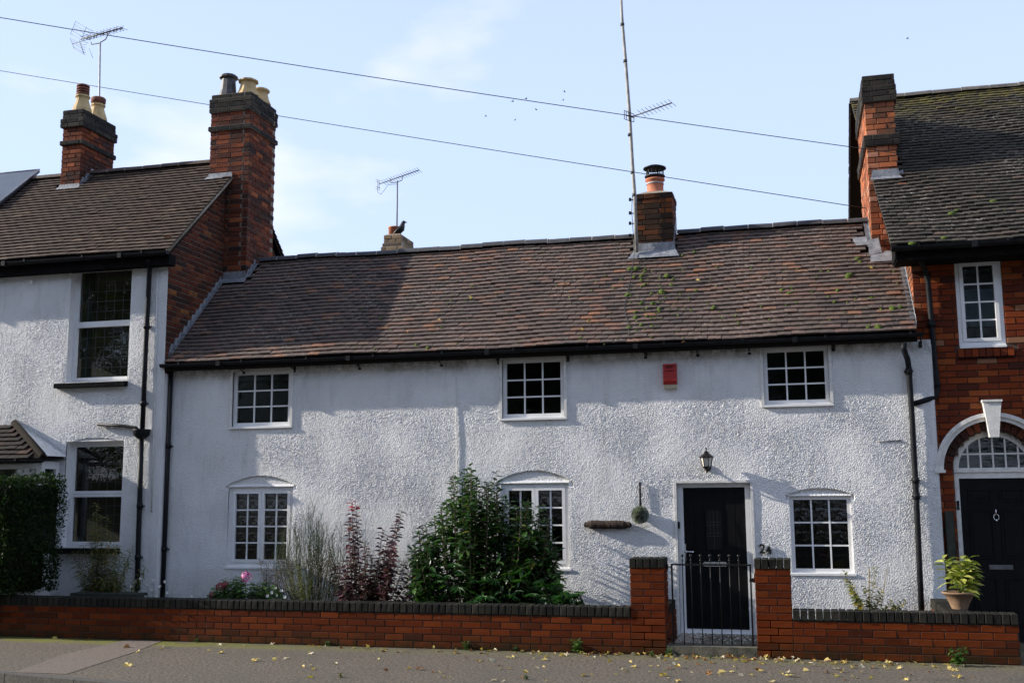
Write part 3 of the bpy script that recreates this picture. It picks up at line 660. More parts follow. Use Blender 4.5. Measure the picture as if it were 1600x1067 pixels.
def ridge_line(parent, x0, x1, Y, Z, m, step=.33, r=.10, half=52, sag=None, n=7):
    """angular half-round ridge tiles bedded on mortar"""
    mort = MB(); pl = []; rt = MB(); vs = []; prof = []
    for k in range(n): a = math.radians(90-half*1.55+2*half*1.55*k/(n-1)); prof.append((r*math.cos(a), r*math.sin(a)*.92-.03))
    L_ = step-.016; pr = [(p[0]*.86, p[1]*.86-.004) for p in prof]
    for x in (-L_/2, L_/2): vs += [(x, p[0], p[1]) for p in prof]+[(x, p[0], p[1]) for p in pr]
    fs = [(k, k+1, 2*n+k+1, 2*n+k) for k in range(n-1)]+[(n+k+1, n+k, 3*n+k, 3*n+k+1) for k in range(n-1)]+[(k+1, k, n+k, n+k+1) for k in range(n-1)]+[(2*n+k, 2*n+k+1, 3*n+k+1, 3*n+k) for k in range(n-1)]
    fs += [(0, 2*n, 3*n, n), (n-1, 2*n-1, 4*n-1, 3*n-1)]
    rt.add(vs, fs); x = x0+step/2
    while x < x1:
        dz = sag(x, 9) if sag else 0
        pl.append((0, Matrix.Translation((x, Y, Z+dz+random.uniform(-.004, .004))) @ Matrix.Rotation(random.uniform(-.02, .02), 4, 'Y') @ Matrix.Rotation(random.uniform(-.012, .012), 4, 'Z')))
        mort.prism([(Y+p[0]*.95, Z+dz+p[1]*.95) for p in prof], x+step/2-.012, x+step/2+.012, 'X'); x += step
    pieces('ridge_tile', parent, [rt], pl, m); mort.build('ridge_mortar', M['mortar_light'], parent)

CY, CZ, CS = 13.27, 3.535, .957                                # cottage slope: tail line and gradient
CRY = 15.15; CRZ = CZ+CS*(CRY-CY)
def czf(y): return CZ+CS*(y-CY)
sagc = lambda x, s: -.018*math.sin((x+8.4)/9.8*math.pi)*min(1, s/1.5)+.010*math.sin(x*1.9+s)+.006*math.sin(x*4.3+1+2*s)
rf = MB(); xa, xb = XL+.01, XR-.01
rf.add([(xa, CY+.03, CZ-.02), (xb, CY+.03, CZ-.02), (xb, CRY, CRZ-.035), (xa, CRY, CRZ-.035), (xa, 17.1, 3.3), (xb, 17.1, 3.3)], [(0, 1, 2, 3), (3, 2, 5, 4)])
rf.box((xa-.02, CY+.03, CZ-.115), (xb, CY+.05, CZ-.012)); cr_ = rf.build('roof', M['deck'], cot)
CSX0, CSX1, CSY0, CSY1 = -2.02, -1.50, 14.80, 15.32           # cottage stack
def skipc(x, y, z):
    return (CSX0-.03 < x < CSX1+.03 and y > CSY0-.08) or (x > 1.02 and y > 14.50) or (x < -7.92 and y > 14.66)
tiled_slope(cr_, 29, lambda r: XL+.012, lambda r: XR-.015, CY, CZ, CS, .0925, M['tile_cot'], skipc, sag=sagc, seed=3, wob=.011)
ridge_line(cr_, -7.97, CSX0-.02, CRY, CRZ+.012, M['ridge_dark'], sag=sagc); ridge_line(cr_, CSX1+.02, 1.05, CRY, CRZ+.012, M['ridge_dark'], sag=sagc)
# moss tufts on the roof
def blobmesh(seed, n=9):
    r = random.Random(seed); mb = MB(); vs = [(0, 0, .5)]
    for ring, (rad, z) in enumerate(((.3, .42), (.5, .15), (.55, -.1))):
        for k in range(n): a = 2*math.pi*(k+.5*(ring % 2))/n; q = rad*r.uniform(.75, 1.25); vs.append((q*math.cos(a), q*math.sin(a)*1.0, z*r.uniform(.7, 1.2)))
    fs = [(0, 1+k, 1+(k+1) % n) for k in range(n)]
    for ring in range(2): fs += [(1+ring*n+k, 1+(ring+1)*n+k, 1+(ring+1)*n+(k+1) % n, 1+ring*n+(k+1) % n) for k in range(n)]
    return mb.add(vs, fs, True)
mossm = [blobmesh(i) for i in range(4)]
def onslope(px, py, Y0, Z0, sl_):
    d = ray(px, py); t = (Z0-sl_*Y0-EYE)/(d.z-sl_*d.y); return Vector((d.x*t, d.y*t, d.z*t+EYE))
mp_ = []
spots = [(985,421,7),(994,421,8),(1008,422,4),(991,434,5),(1003,432,6),(1008,426,5),(1042,432,7),(1052,437,4),(1002,439,4),(1008,446,5),(1034,457,8),(1018,460,4),(981,462,7),(1049,446,5),(1002,475,5),(1020,475,6),(1011,483,4),(1030,484,6),(993,497,6),(1011,495,4),(1002,509,5),(1019,511,4),(983,513,6),(946,432,3),(971,438,3),(907,530,6),(993,489,5),(1063,460,3),(1085,395,4),(1088,455,4),(1120,419,3),(1174,421,3),(1236,451,4),(1222,455,6),(1233,460,6),(1245,475,5),(1115,482,6),(1295,425,3),(1340,406,7),(1344,411,5),(1327,432,10),(1361,443,4),(1309,455,5),(1295,465,4),(1304,473,5),(1362,467,4),(1395,483,8),(1407,481,6),(1377,485,4),(1360,467,3),(1372,512,8),(1356,512,5),(738,448,4),(736,468,3),(556,544,4),(690,513,3),(595,498,4),(565,482,3),(650,540,4),(668,545,5),(1068,530,3),(920,503,3),(955,490,3),(870,500,3),(1150,495,3),(1190,480,3),(1255,500,3),(1281,512,3),(1320,490,3),(585,548,3),(420,535,3),(480,455,3),(705,470,3),(1066,400,3),(890,465,3),(925,455,3)]
for px, py, s in spots+[(random.gauss(1010, 35), random.uniform(420, 530), random.uniform(1.5, 3)) for _ in range(60)]+[(random.uniform(1100, 1420), random.uniform(400, 515), random.uniform(1.2, 3)) for _ in range(60)]+[(random.uniform(500, 960), random.uniform(430, 545), random.uniform(1, 2.2)) for _ in range(60)]:
    v = onslope(px, py, CY, CZ+.02, CS); w_ = s*1.15/125; mp_.append((random.randrange(4), Matrix.Translation((v.x, v.y, v.z+.012)) @ Matrix.Rotation(math.atan(CS), 4, 'X') @ Matrix.Rotation(random.uniform(0, 6), 4, 'Z') @ Matrix.Diagonal((w_*1.3, w_, w_*.65, 1))))
pieces('moss_clump', cr_, mossm, mp_, M['moss'])
# gutter and downpipes
def gutter(parent, x0, x1, Y, Z, r=.052, m=None, lipdz=0):
    mb = MB(); n = 7; vs = []
    for x in (x0, x1):
        dz = lipdz*(x-x0)/(x1-x0)
        for rr_ in (r, r-.006):
            for k in range(n): a = math.pi+math.pi*k/(n-1); vs.append((x, Y+rr_*math.cos(a), Z+dz+rr_*math.sin(a)))
    fs = [(k, 2*n+k, 2*n+k+1, k+1) for k in range(n-1)]+[(n+k+1, 3*n+k+1, 3*n+k, n+k) for k in range(n-1)]+[(0, n, 3*n, 2*n), (n-1, 3*n-1, 4*n-1, 2*n-1)]
    fs += [tuple(range(n, 2*n)), tuple(range(4*n-1, 3*n-1, -1))]
    mb.add(vs, fs, False)
    for x in np.arange(x0+.3, x1, .95): mb.box((x-.012, Y-r-.005, Z-.02), (x+.012, Y-r+.003, Z+.012))
    for x in np.arange(x0+.9, x1, 1.9): mb.box((x-.03, Y-r-.006, Z-r-.006), (x+.03, Y+r+.004, Z+.006))
    return mb.build('gutter', m or M['black_plastic'], parent)
gutter(cot, XL-.04, 1.50, CY-.005, CZ-.018, .048)
def pipe(parent, pts, r=.034, collars=(), name='downpipe', m=None):
    mb = MB().tube(pts, r, 12)
    for c in collars: c = Vector(c); mb.tube([c-Vector((0, 0, .035)), c+Vector((0, 0, .035))], r*1.22, 12); mb.box((c.x-.05, c.y-.004, c.z-.008), (c.x+.05, c.y+.05, c.z+.008))
    return mb.build(name, m or M['black_plastic'], parent)
def pv_(px, py, Y): return tuple(at(px, py, Y))
t0 = pv_(1412, 536, CY); t1 = pv_(1419, 568, YF-.06)
pipe(cot, [t0, pv_(1412, 546, CY), pv_(1418, 561, YF-.08), pv_(1420, 575, YF-.055), pv_(1425, 650, YF-.055), pv_(1431, 760, YF-.055), pv_(1436.5, 880, YF-.055), pv_(1440, 955, YF-.055)], .033, [pv_(1420, 580, YF-.055), pv_(1430.5, 750, YF-.055), pv_(1432, 775, YF-.055)])
pipe(cot, [(XL+.035, YF-.05, 3.50), (XL+.035, YF-.05, .1)], .03, [(XL+.035, YF-.05, 2.4), (XL+.035, YF-.05, 1.0)])

# ---------------------------------------------------------------- chimneys
def stack(parent, x0, x1, y0, y1, z0, courses, mats, sides='FRLB', mort='mortar', L=.2155, name='chimney'):
    """courses: list of (oversail, key) from the bottom; returns the core part and its top height"""
    core = MB(); z = z0; bs = {}
    for i, (ov, key) in enumerate(courses):
        a, b, c, d = x0-ov, x1+ov, y0-ov, y1+ov
        core.box((a+.007, c+.007, z-.002*(i % 2)), (b-.007, d-.007, z+.075+.002*((i+1) % 2)))
        B = bs.setdefault(key, Bricks(.004, .002)); odd = i % 2
        zz = z+.0375
        fx = (a, b) if odd else (a+.11, b-.11); fy = (c+.11, d-.11) if odd else (c, d)
        if b-a < .5 and not odd: fx = (a+.11, b-.11)
        for s in sides:
            if s == 'F': run_bricks(B, fx[0], fx[1], c, zz, 'F', L, wob=.006, start=.35*odd, cut=.03)
            if s == 'B': run_bricks(B, fx[0], fx[1], d-.1, zz, 'F', L, wob=.006, cut=.03)
            if s == 'R': run_bricks(B, fy[0], fy[1], b, zz, 'R', L, wob=.006, cut=.03)
            if s == 'L': run_bricks(B, fy[0], fy[1], a, zz, 'L', L, wob=.006, cut=.03)
        z += .075
    ch = core.build(name, M[mort], parent)
    left = 300
    for k, B in sorted(bs.items(), key=lambda kv: len(kv[1].pl)):
        mid = (y0+y1)/2; lim = max(0, min(left, len(B.pl))); B.build(ch, M[mats[k]], limit=lim, key=lambda p: (p[1].translation.y > mid, -p[1].translation.z)); left -= lim
    return ch, z
def flaunch(ch, x0, x1, y0, y1, z, h=.06, i=.1):
    mb = MB(); mb.add([(x0, y0, z), (x1, y0, z), (x1, y1, z), (x0, y1, z), (x0+i, y0+i, z+h), (x1-i, y0+i, z+h), (x1-i, y1-i, z+h), (x0+i, y1-i, z+h)], [(0, 1, 5, 4), (1, 2, 6, 5), (2, 3, 7, 6), (3, 0, 4, 7), (4, 5, 6, 7)]); mb.build('flaunching', M['flaunch'], ch)
def pot(ch, x, y, z, r0, r1, h, m, rim=.02, n=8, throat=None, extra=None):
    t = throat or r1*.92
    mb = MB().lathe([(r0, 0), (r0*.98, h*.08), (r0*.82, h*.3), (t*1.02, h*.62), (t, h*.8), (r1+rim, h*.86), (r1+rim, h*.93), (r1, h*.96), (r1, h), (r1-.025, h), (r1-.03, h*.8)], (x, y, z), n, n > 12)
    o = mb.build('chimney_pot', M[m], ch)
    return o
# cottage stack with its flue cowl
n_c = 15
cs, zt = stack(cot, CSX0, CSX1, CSY0, CSY1, 4.81, [(0, 'a')]*13+[(.012, 'a')]*1, {'a': 'brick_cot_stack'}, mort='mortar_dark')
flaunch(cs, CSX0, CSX1, CSY0, CSY1, zt-.003, .07, .14)
cx, cy = (CSX0+CSX1)/2-.0, (CSY0+CSY1)/2
MB().lathe([(.125, 0), (.125, .015), (.118, .02), (.118, .19), (.14, .20), (.14, .22), (.11, .22), (.11, .1)], (cx, cy, zt+.05), 24).build('chimney_pot', M['red_pot'], cs)
MB().lathe([(.121, .0), (.125, .0), (.125, .02), (.121, .02)], (cx, cy, zt+.19), 24).build('clamp_band', M['steel'], cs)
cw = MB().lathe([(.135, .40), (.145, .405), (.145, .42), (.12, .42)], (cx, cy, zt-.10), 24)
cw.lathe([(.165, .545), (.16, .56), (.10, .585), (.0, .60)], (cx, cy, zt-.12), 24)
for k in range(14): a = 2*math.pi*k/14; cw.tube([(cx+.12*math.cos(a), cy+.12*math.sin(a), zt+.31), (cx+.12*math.cos(a), cy+.12*math.sin(a), zt+.435)], .004 if k % 3 else .009, 5)
cw.build('cowl', M['black_iron'], cs)
# lead apron
la = MB(); zb = czf(CSY0)+.05
la.add([(CSX0-.02, CSY0-.012, zb+.10), (CSX1+.02, CSY0-.012, zb+.10), (CSX1+.03, CSY0-.02, zb-.01), (CSX0-.03, CSY0-.02, zb-.01), (CSX1+.09, CSY0-.13, czf(CSY0-.13)+.045), (CSX0-.1, CSY0-.13, czf(CSY0-.13)+.045)], [(0, 3, 2, 1), (3, 5, 4, 2)])
for k in range(5):
    y = CSY0+.0+k*.1; la.add([(CSX1+.004, y, czf(y)), (CSX1+.004, y+.11, czf(y+.11)), (CSX1+.004, y+.11, czf(y+.11)+.14), (CSX1+.004, y, czf(y+.11)+.14)], [(0, 1, 2, 3)]); la.add([(CSX0-.004, y, czf(y)), (CSX0-.004, y, czf(y+.11)+.14), (CSX0-.004, y+.11, czf(y+.11)+.14), (CSX0-.004, y+.11, czf(y+.11))], [(0, 1, 2, 3)])
la.build('lead_flashing', M['lead'], cs)

# ================================================================= LEFT HOUSE
lh = thing('terraced_house', 'taller white roughcast house on the left with two brick chimneys and a brown tile roof', 'house', (-11, YL, 0))
LY, LZ, LS = 13.09, 5.10, .905; LRY = 15.21; LRZ = LZ+LS*(LRY-LY)
def lzf(y): return LZ+LS*(y-LY)
lu = rect(112, 419, 199, 594, YL); ll = rect(104, 690, 186.5, 855, YL)
hl = [(lu[0], lu[1], lu[2]+.0, lu[3]+.02, .2), (ll[0], ll[1], ll[2], ll[3], .2)]
facade('wall', lh, M['stucco_left'], -12.3, XL, -.05, 5.02, YL, hl, [((ll[0]+ll[1])/2, .45, ll[3]-.03, .07, .02)], 21, amp=.0025)
bd = MB(); bd.box((-13.6, YL+2.0, -.1), (XL-.11, YL+2.1, 5.0)); bd.box((-13.6, YL+.2, 2.55), (XL-.11, YL+2.0, 2.65)); bd.box((-13.6, YL+.2, 5.0), (XL-.11, YL+2, 5.02)); bd.build('rooms', M['room'], lh)
for (a, b, c, d, e) in hl:
    window(lh, a+(.0), b, c, d, YL+.115, [(0, 1, .5, 1, 1, 1, 2), (0, 1, 0, .5, 1, 1, 1)], lead=(6, 5), fr=.03, sill=False, curtain=1)
MB().box((lu[0]-.10, YL-.035, lu[3]+.0), (lu[1]+.09, YL+.02, lu[3]+.07)).build('lintel', M['white_paint'], lh)
for (a, b, c, d, e), nm in zip(hl, (0, 1)):
    MB().prism([(YL-.09, c-.085), (YL-.09, c-.02), (YL+.12, c+.0), (YL+.12, c-.085)], a-.13, b+.01, 'X').build('sill', M['black_sill'], lh)
# gable wall (brick) with its mortar backing
gz = lambda y: lzf(y)-.04 if y < LRY else lzf(2*LRY-y)-.04
gb_ = MB().prism([(YL+.012, -.1), (17.3, -.1), (17.3, gz(17.3)), (LRY, gz(LRY)), (YL+.012, gz(YL))], XL-.1, XL-.008, 'X'); gw = gb_.build('gable_wall', M['mortar'], lh)
B = Bricks(.004, .002); z = 3.05; i = 0
while z < LRZ:
    run_bricks(B, YL+.016, 16.9, XL, z, 'R', start=.5*(i % 2), wob=.003, keep=lambda y, zz: zz < gz(y)-.03 and (y < 15.6 or zz > 4.6) and zz > czf(min(y, 2*CRY-y))-.25)
    z += .0755; i += 1
B.build(gw, M['brick_left'], key=lambda p: p[1].translation.y)
rfl = MB(); xv = -8.30
rfl.add([(-13.8, LY+.03, LZ-.02), (xv, LY+.03, LZ-.02), (xv, LRY, LRZ-.03), (-13.8, LRY, LRZ-.03), (-13.8, 17.5, LRZ-.03-LS*(17.5-LRY)), (xv, 17.5, LRZ-.03-LS*(17.5-LRY))], [(0, 1, 2, 3), (3, 2, 5, 4)])
rfl.add([(xv, LY+.03, LZ-.02), (xv, LY+.05, LZ-.075), (xv, LRY, LRZ-.09), (xv, LRY, LRZ-.03), (xv, 17.5, LRZ-.03-LS*(17.5-LRY)), (xv, 17.5, LRZ-.09-LS*(17.5-LRY))], [(0, 1, 2, 3), (3, 2, 5, 4)])
rfl.add([(XL-.01, LY+.2, LZ+.07), (xv, LY+.2, LZ+.07), (xv, LRY, LRZ-.09), (XL-.01, LRY, LRZ-.09)], [(0, 1, 2, 3)])
lr = rfl.build('roof', M['deck'], lh)
vg = MB().tube([(xv+.0, LY+.0, LZ-.03), (xv+.0, LRY-.35, lzf(LRY-.35)-.03)], .028, 6); vg.build('verge_mortar', M['flaunch'], lr)
S1 = (-8.69, -8.01, 14.79, 15.66); S2 = (-11.46, -11.10, 14.88, 15.76)
def skipl(x, y, z): return (S1[0]-.02 < x and y > S1[2]-.07) or (S2[0]-.02 < x < S2[1]+.02 and y > S2[2]-.07)
sagl = lambda x, s: .008*math.sin(x*1.7+s)
tiled_slope(lr, 29, lambda r: -13.7, lambda r: xv+.02, LY, LZ, LS, .0995, M['tile_left'], skipl, sag=sagl, seed=8, wob=.008)
ridge_line(lr, -13.6, S2[0], LRY, LRZ+.01, M['ridge_brown'], r=.10); ridge_line(lr, S2[1], S1[0]-.02, LRY, LRZ+.01, M['ridge_brown'], r=.10)
tiled_slope(lr, 25, lambda r: -8.75, lambda r: xv+.02, 17.5, LRZ-LS*(17.5-LRY), LS, .0995, M['tile_left'], None, seed=9, limit=0, flip=-1)
so_ = MB().box((-13.7, LY+.05, LZ-.20), (xv+.0, YL+.02, LZ-.05)); so_.build('fascia', M['wood_soffit'], lh)
gutter(lh, -13.7, xv+.02, LY-.03, LZ-.03, .055)
# big stack
def prof(*runs):
    out = []
    for n_, ov, k in runs: out += [(ov, k)]*n_
    return out
c1, zt1 = stack(lh, *S1, 4.92, prof((33, 0, 'a'), (1, .03, 'b'), (3, 0, 'a'), (3, .025, 'b'), (1, 0, 'b')), {'a': 'brick_stack', 'b': 'brick_black'}, mort='mortar')
flaunch(c1, S1[0]+.02, S1[1]-.02, S1[2]+.02, S1[3]-.02, zt1-.003, .05)
pot(c1, -8.51, 14.98, zt1+.02, .15, .12, .36, 'dark_pot', n=10, rim=.03); pot(c1, -8.19, 15.03, zt1+.02, .18, .135, .27, 'buff_pot', rim=.03); pot(c1, -8.19, 15.45, zt1+.02, .17, .125, .27, 'buff_pot', n=20)
# small stack
c2, zt2 = stack(lh, *S2, 6.62, prof((11, 0, 'a'), (1, .03, 'b'), (3, 0, 'a'), (2, .035, 'b'), (2, .012, 'b')), {'a': 'brick_stack', 'b': 'brick_black'}, mort='mortar_dark')
print('stack tops', zt1, zt2, zt)
flaunch(c2, S2[0]+.02, S2[1]-.02, S2[2]+.02, S2[3]-.02, zt2-.003, .05)
for yy, hh, mm in ((15.08, .30, 0), (15.5, .30, 1)):
    p_ = MB().lathe([(.16, 0), (.15, .06), (.115, .16), (.10, .22), (.105, .25), (.12, .26), (.12, .285), (.10, .29), (.10, .30)], (-11.27, yy, zt2+.02), 12, False); p_.build('chimney_pot', M['buff_pot'], c2)
    t_ = MB(); z_ = zt2+.32
    if mm == 0:
        for k in range(4): t_.lathe([(.085, k*.045), (.105, k*.045+.005), (.105, k*.045+.030), (.085, k*.045+.036), (.085, k*.045+.045)], (-11.27, yy, z_), 16)
    else: t_.lathe([(.10, 0), (.12, .02), (.125, .09), (.105, .11), (.10, .06)], (-11.27, yy, z_), 16)
    t_.build('flue_cap', M['red_sooty'], c2)
# lead round the stacks of the left house
def lead_side(parent, xs, ya, yb, zf, dirn, step=.11, hh=.12, m='lead', steep=1):
    n = int((yb-ya)/step)
    for k in range(n):
        y = ya+k*step; mb = MB(); e = .006*dirn
        mb.add([(xs+e, y, zf(y)+.01), (xs+e, y+step+.01, zf(y+step)+.01), (xs+e, y+step+.01, zf(y+step)+.03+hh*.55), (xs+e, y+step*.55, zf(y+step)+.03+hh*.5), (xs+e, y, zf(y)+.06)],
               [(0, 1, 2, 3, 4) if dirn > 0 else (4, 3, 2, 1, 0)])
        mb.add([(xs+e, y, zf(y)+.02), (xs+e, y+step, zf(y+step)+.02), (xs+e+.06*dirn, y+step, zf(y+step)+.045), (xs+e+.06*dirn, y, zf(y)+.045)], [(0, 1, 2, 3)])
        mb.build('flashing_step', M[m], parent)
def apron(parent, xa, xb, y, zf, h=.07, d=.09):
    MB().add([(xa, y-.012, zf(y)+.03+h), (xb, y-.012, zf(y)+.03+h), (xb+.02, y-.018, zf(y)+.02), (xa-.02, y-.018, zf(y)+.02), (xb+.04, y-d, zf(y-d)+.04), (xa-.04, y-d, zf(y-d)+.04)], [(0, 3, 2, 1), (3, 5, 4, 2)]).build('lead_apron', M['lead'], parent)
lead_side(c2, S2[1], S2[2], LRY, lzf, 1); apron(c2, S2[0], S2[1], S2[2], lzf, .03); apron(c1, S1[0], xv, S1[2], lzf, .04)
lf = MB().box((XL+.0, CY+.3, 0), (XL+.001, CY+.31, .01)); 
lead_side(cr_, XL, CY+.1, 14.78, czf, 1, .105, .13); apron(cr_, XL+.02, S1[1], S1[2], czf, .10, .10); lead_side(cr_, S1[1], 14.79, CRY, czf, 1, .10, .10)
# solar panel
pn = [onslope(px, py, LY, LZ+.11, LS) for px, py in ((55, 272), (-2, 325))]
sp = MB(); x1_ = pn[0].x; ya_, yb_ = 14.35, 15.30
sp.add([(x1_-1.6, ya_, lzf(ya_)+.13), (x1_, ya_, lzf(ya_)+.13), (x1_, yb_, lzf(yb_)+.13), (x1_-1.6, yb_, lzf(yb_)+.13), (x1_-1.6, ya_+.03, lzf(ya_)+.09), (x1_, ya_+.03, lzf(ya_)+.09), (x1_, yb_+.03, lzf(yb_)+.09), (x1_-1.6, yb_+.03, lzf(yb_)+.09)], [(0, 1, 2, 3), (0, 4, 5, 1), (1, 5, 6, 2), (2, 6, 7, 3), (3, 7, 4, 0), (7, 6, 5, 4)])
spo = sp.build('solar_panel', M['solar']); tag(spo, 'grey solar panel with a silver edge on the far left roof', 'solar panel')
rim = MB(); rim.tube([(x1_, ya_-.005, lzf(ya_)+.125), (x1_, yb_+.005, lzf(yb_)+.13)], .018, 4); rim.tube([(x1_-1.6, ya_-.01, lzf(ya_)+.122), (x1_+.01, ya_-.01, lzf(ya_)+.122)], .018, 4); rim.tube([(x1_-1.6, yb_, lzf(yb_)+.13), (x1_+.01, yb_, lzf(yb_)+.13)], .014, 4)
for yy in (ya_+.2, yb_-.2): rim.box((x1_-1.5, yy-.02, lzf(yy)+.02), (x1_-.05, yy+.02, lzf(yy)+.09))
rim.build('frame', M['steel'], spo)
# pipes of the left house
def lp(px, py, d=.05): return pv_(px, py, YL-d)
pipe(lh, [lp(232.5, 404, .16), lp(234, 414, .08), lp(233.5, 425), lp(227, 560), lp(222.5, 670)], .034, [lp(229, 510), lp(224, 630)])
hp = Vector(lp(221, 676, .06)); MB().lathe([(.03, -.09), (.06, -.075), (.11, -.03), (.12, .03), (.125, .045), (.115, .045)], hp, 16).build('hopper', M['black_plastic'], lh)
pipe(lh, [lp(221, 684), lp(219, 760), lp(216, 850), lp(214, 935)], .034, [lp(218.5, 790), lp(215.5, 870)])
pipe(lh, [lp(153, 663, .035), lp(190, 665, .035), lp(212, 668, .04), lp(218, 673, .05)], .022, [], 'waste_pipe')
MB().tube([lp(246, 420, .012), lp(243, 560, .012), lp(239.5, 700, .012), lp(236.5, 800, .012)], .009, 6).build('cable', M['white_paint'], lh)
v = Vector(lp(50, 441, .02)); MB().box((v.x-.03, YL-.03, v.z-.025), (v.x+.01, YL, v.z+.03)).tube([(v.x, YL-.03, v.z), (v.x+.03, YL-.05, v.z-.02)], .008).build('vent_cap', M['upvc'], lh)
# bay with its small tiled lean-to roof
by = 12.80; bx = -9.90; bz = 2.24
bay = MB(); bay.box((-13.4, by+.12, -.05), (bx-.12, YL-.004, 1.15)); bay.build('bay_wall', M['stucco_left'], lh)
bf = MB(); bf.box((-13.4, by+.12, 2.10), (bx-.10, YL-.003, 2.20)); bf.box((bx-.18, by+.11, 1.15), (bx-.10, by+.19, 2.10)); bf.box((-11.0, by+.11, 1.15), (-10.92, by+.19, 2.1)); bf.box((bx-.165, YL-.06, 1.15), (bx-.105, YL-.005, 2.1)); bf.build('bay_frame', M['upvc'], lh)
MB().box((-13.3, by+.15, 1.15), (bx-.19, by+.155, 2.10)).box((bx-.14, by+.20, 1.15), (bx-.135, YL-.07, 2.1)).build('bay_pane', M['glass'], lh)
wz = 2.72; wx = -10.76
br = MB(); br.add([(-13.5, by, bz), (bx, by, bz), (wx, YL, wz), (-13.5, YL, wz), (bx, YL, bz)], [(0, 1, 2, 3), (1, 4, 2)]); bro = br.build('bay_roof', M['deck'], lh)
sl_ = (wz-bz)/(YL-by); tiled_slope(bro, 8, lambda r: -13.4, lambda r: bx-.06-(bx-wx)*(r+1)/8.2, by-.03, bz-.02, sl_, .092, M['tile_bay'], seed=4, wob=.01)
MB().tube([(bx+.03, by-.03, bz), (bx+.0, by, bz+.03), (wx, YL-.03, wz+.05)], .05, 6).build('hip_cap', M['deck'], lh)
MB().add([(bx+.00, YL-.03, bz+.0), (wx-.02, YL-.03, wz+.05), (wx+.0, YL-.03, wz+.10), (bx+.02, YL-.03, bz+.05)], [(0, 3, 2, 1)]).add([(bx, by+.05, bz+.03), (wx, YL-.03, wz+.06), (bx+.03, YL-.03, bz+.03)], [(0, 2, 1)]).build('bay_flashing', M['white_paint'], lh)
gutter(lh, -13.4, bx+.04, by-.06, bz-.02, .05)

# ================================================================= RIGHT HOUSE
rh = thing('brick_house', 'taller red brick house on the right with an arched doorway and mossy roof', 'house', (2.5, YR, 0))
XRE = 4.6
RY, RZ, RS = 13.12, 4.53, .826; RRY = 16.90; RRZ = RZ+RS*(RRY-RY)
def rzf(y): return RZ+RS*(y-RY)
wu = rect(1495, 405, 1575, 541, YR); wu = (1.925, 2.43, 3.375, 4.41)
ax_, ar_ = 2.215, .44; az_ = at(1549, 733, YR).z        # arch centre of the fanlight
dz_top = 1.86
def in_opening(x, z):
    if wu[0]-.01 < x < wu[1]+.01 and wu[2]-.02 < z < wu[3]+.03: return True
    if abs(x-ax_) < ar_+.05 and z < az_: return True
    return z >= az_ and math.hypot(x-ax_, z-az_) < ar_+.16
def openings(z):
    out = []
    if wu[2]-.14 < z < wu[3]+.03: out.append((wu[0]-.004, wu[1]+.004) if z > wu[2] else (1.885, 2.52))
    if z < az_: out.append((ax_-ar_-.004, ax_+ar_+.004))
    elif z-az_ < ar_+.16: w_ = math.sqrt((ar_+.16)**2-(z-az_)**2); out.append((ax_-w_, ax_+w_))
    return out
# backing wall with openings, as strips
bk = MB(); yb = YR+.012
def strip(a, b, c, d): bk.box((a, yb, c), (b, yb+.09, d))
strip(XR+.01, wu[0], 2.9, RZ+.05); strip(wu[1], XRE, 2.9, RZ+.05); strip(wu[0], wu[1], 2.9, wu[2]); strip(wu[0], wu[1], wu[3], RZ+.05)
strip(XR+.01, ax_-ar_-.0, -.1, 2.9); strip(ax_+ar_+.0, XRE, -.1, 2.9)
n_ = 14
for k in range(n_):
    a0 = ax_-ar_+2*ar_*k/n_; a1 = ax_-ar_+2*ar_*(k+1)/n_; am = (a0+a1)/2; h = math.sqrt(max(0, ar_**2-(am-ax_)**2)); strip(a0, a1, az_+h, 2.9)
rwl = bk.build('wall', M['mortar_mid'], rh)
B = Bricks(.003, .0015); i = 0; z = .0375
while z < RZ+.03:
    run_bricks(B, XR, XRE, YR, z, 'F', start=.5*(i % 2)+.1, wob=.003, excl=openings, cut=.025)
    z += .0752; i += 1
# voussoirs of the door arch
for k in range(15):
    a = math.pi*(k+.5)/15; c = Vector((ax_+(ar_+.075)*math.cos(a), YR+.04, az_+(ar_+.075)*math.sin(a)))
for k in range(8): B.put((1.90+.035+k*.0765, YR+.03, wu[2]-.085), (.067, .13, .10), 0, .004)
B.build(rwl, M['brick_right'], key=lambda p: p[1].translation.x)
vm = rbrick(.067, .10, .14, .004); vp = []
for k in range(19):
    a = math.pi*(k+.5)/19; vp.append((0, Matrix.Translation((ax_+(ar_+.085)*math.cos(a), YR+.04, az_+(ar_+.085)*math.sin(a))) @ Matrix.Rotation(math.pi/2-a, 4, 'Y')))
sb3 = MB().box((1.885, YR-.018, wu[2]-.155), (2.52, YR+.02, wu[2]-.148)); sb3.build('sill_ledge', M['wood_soffit'], rh)
pieces('arch_brick', rwl, [vm], vp, M['brick_left'])
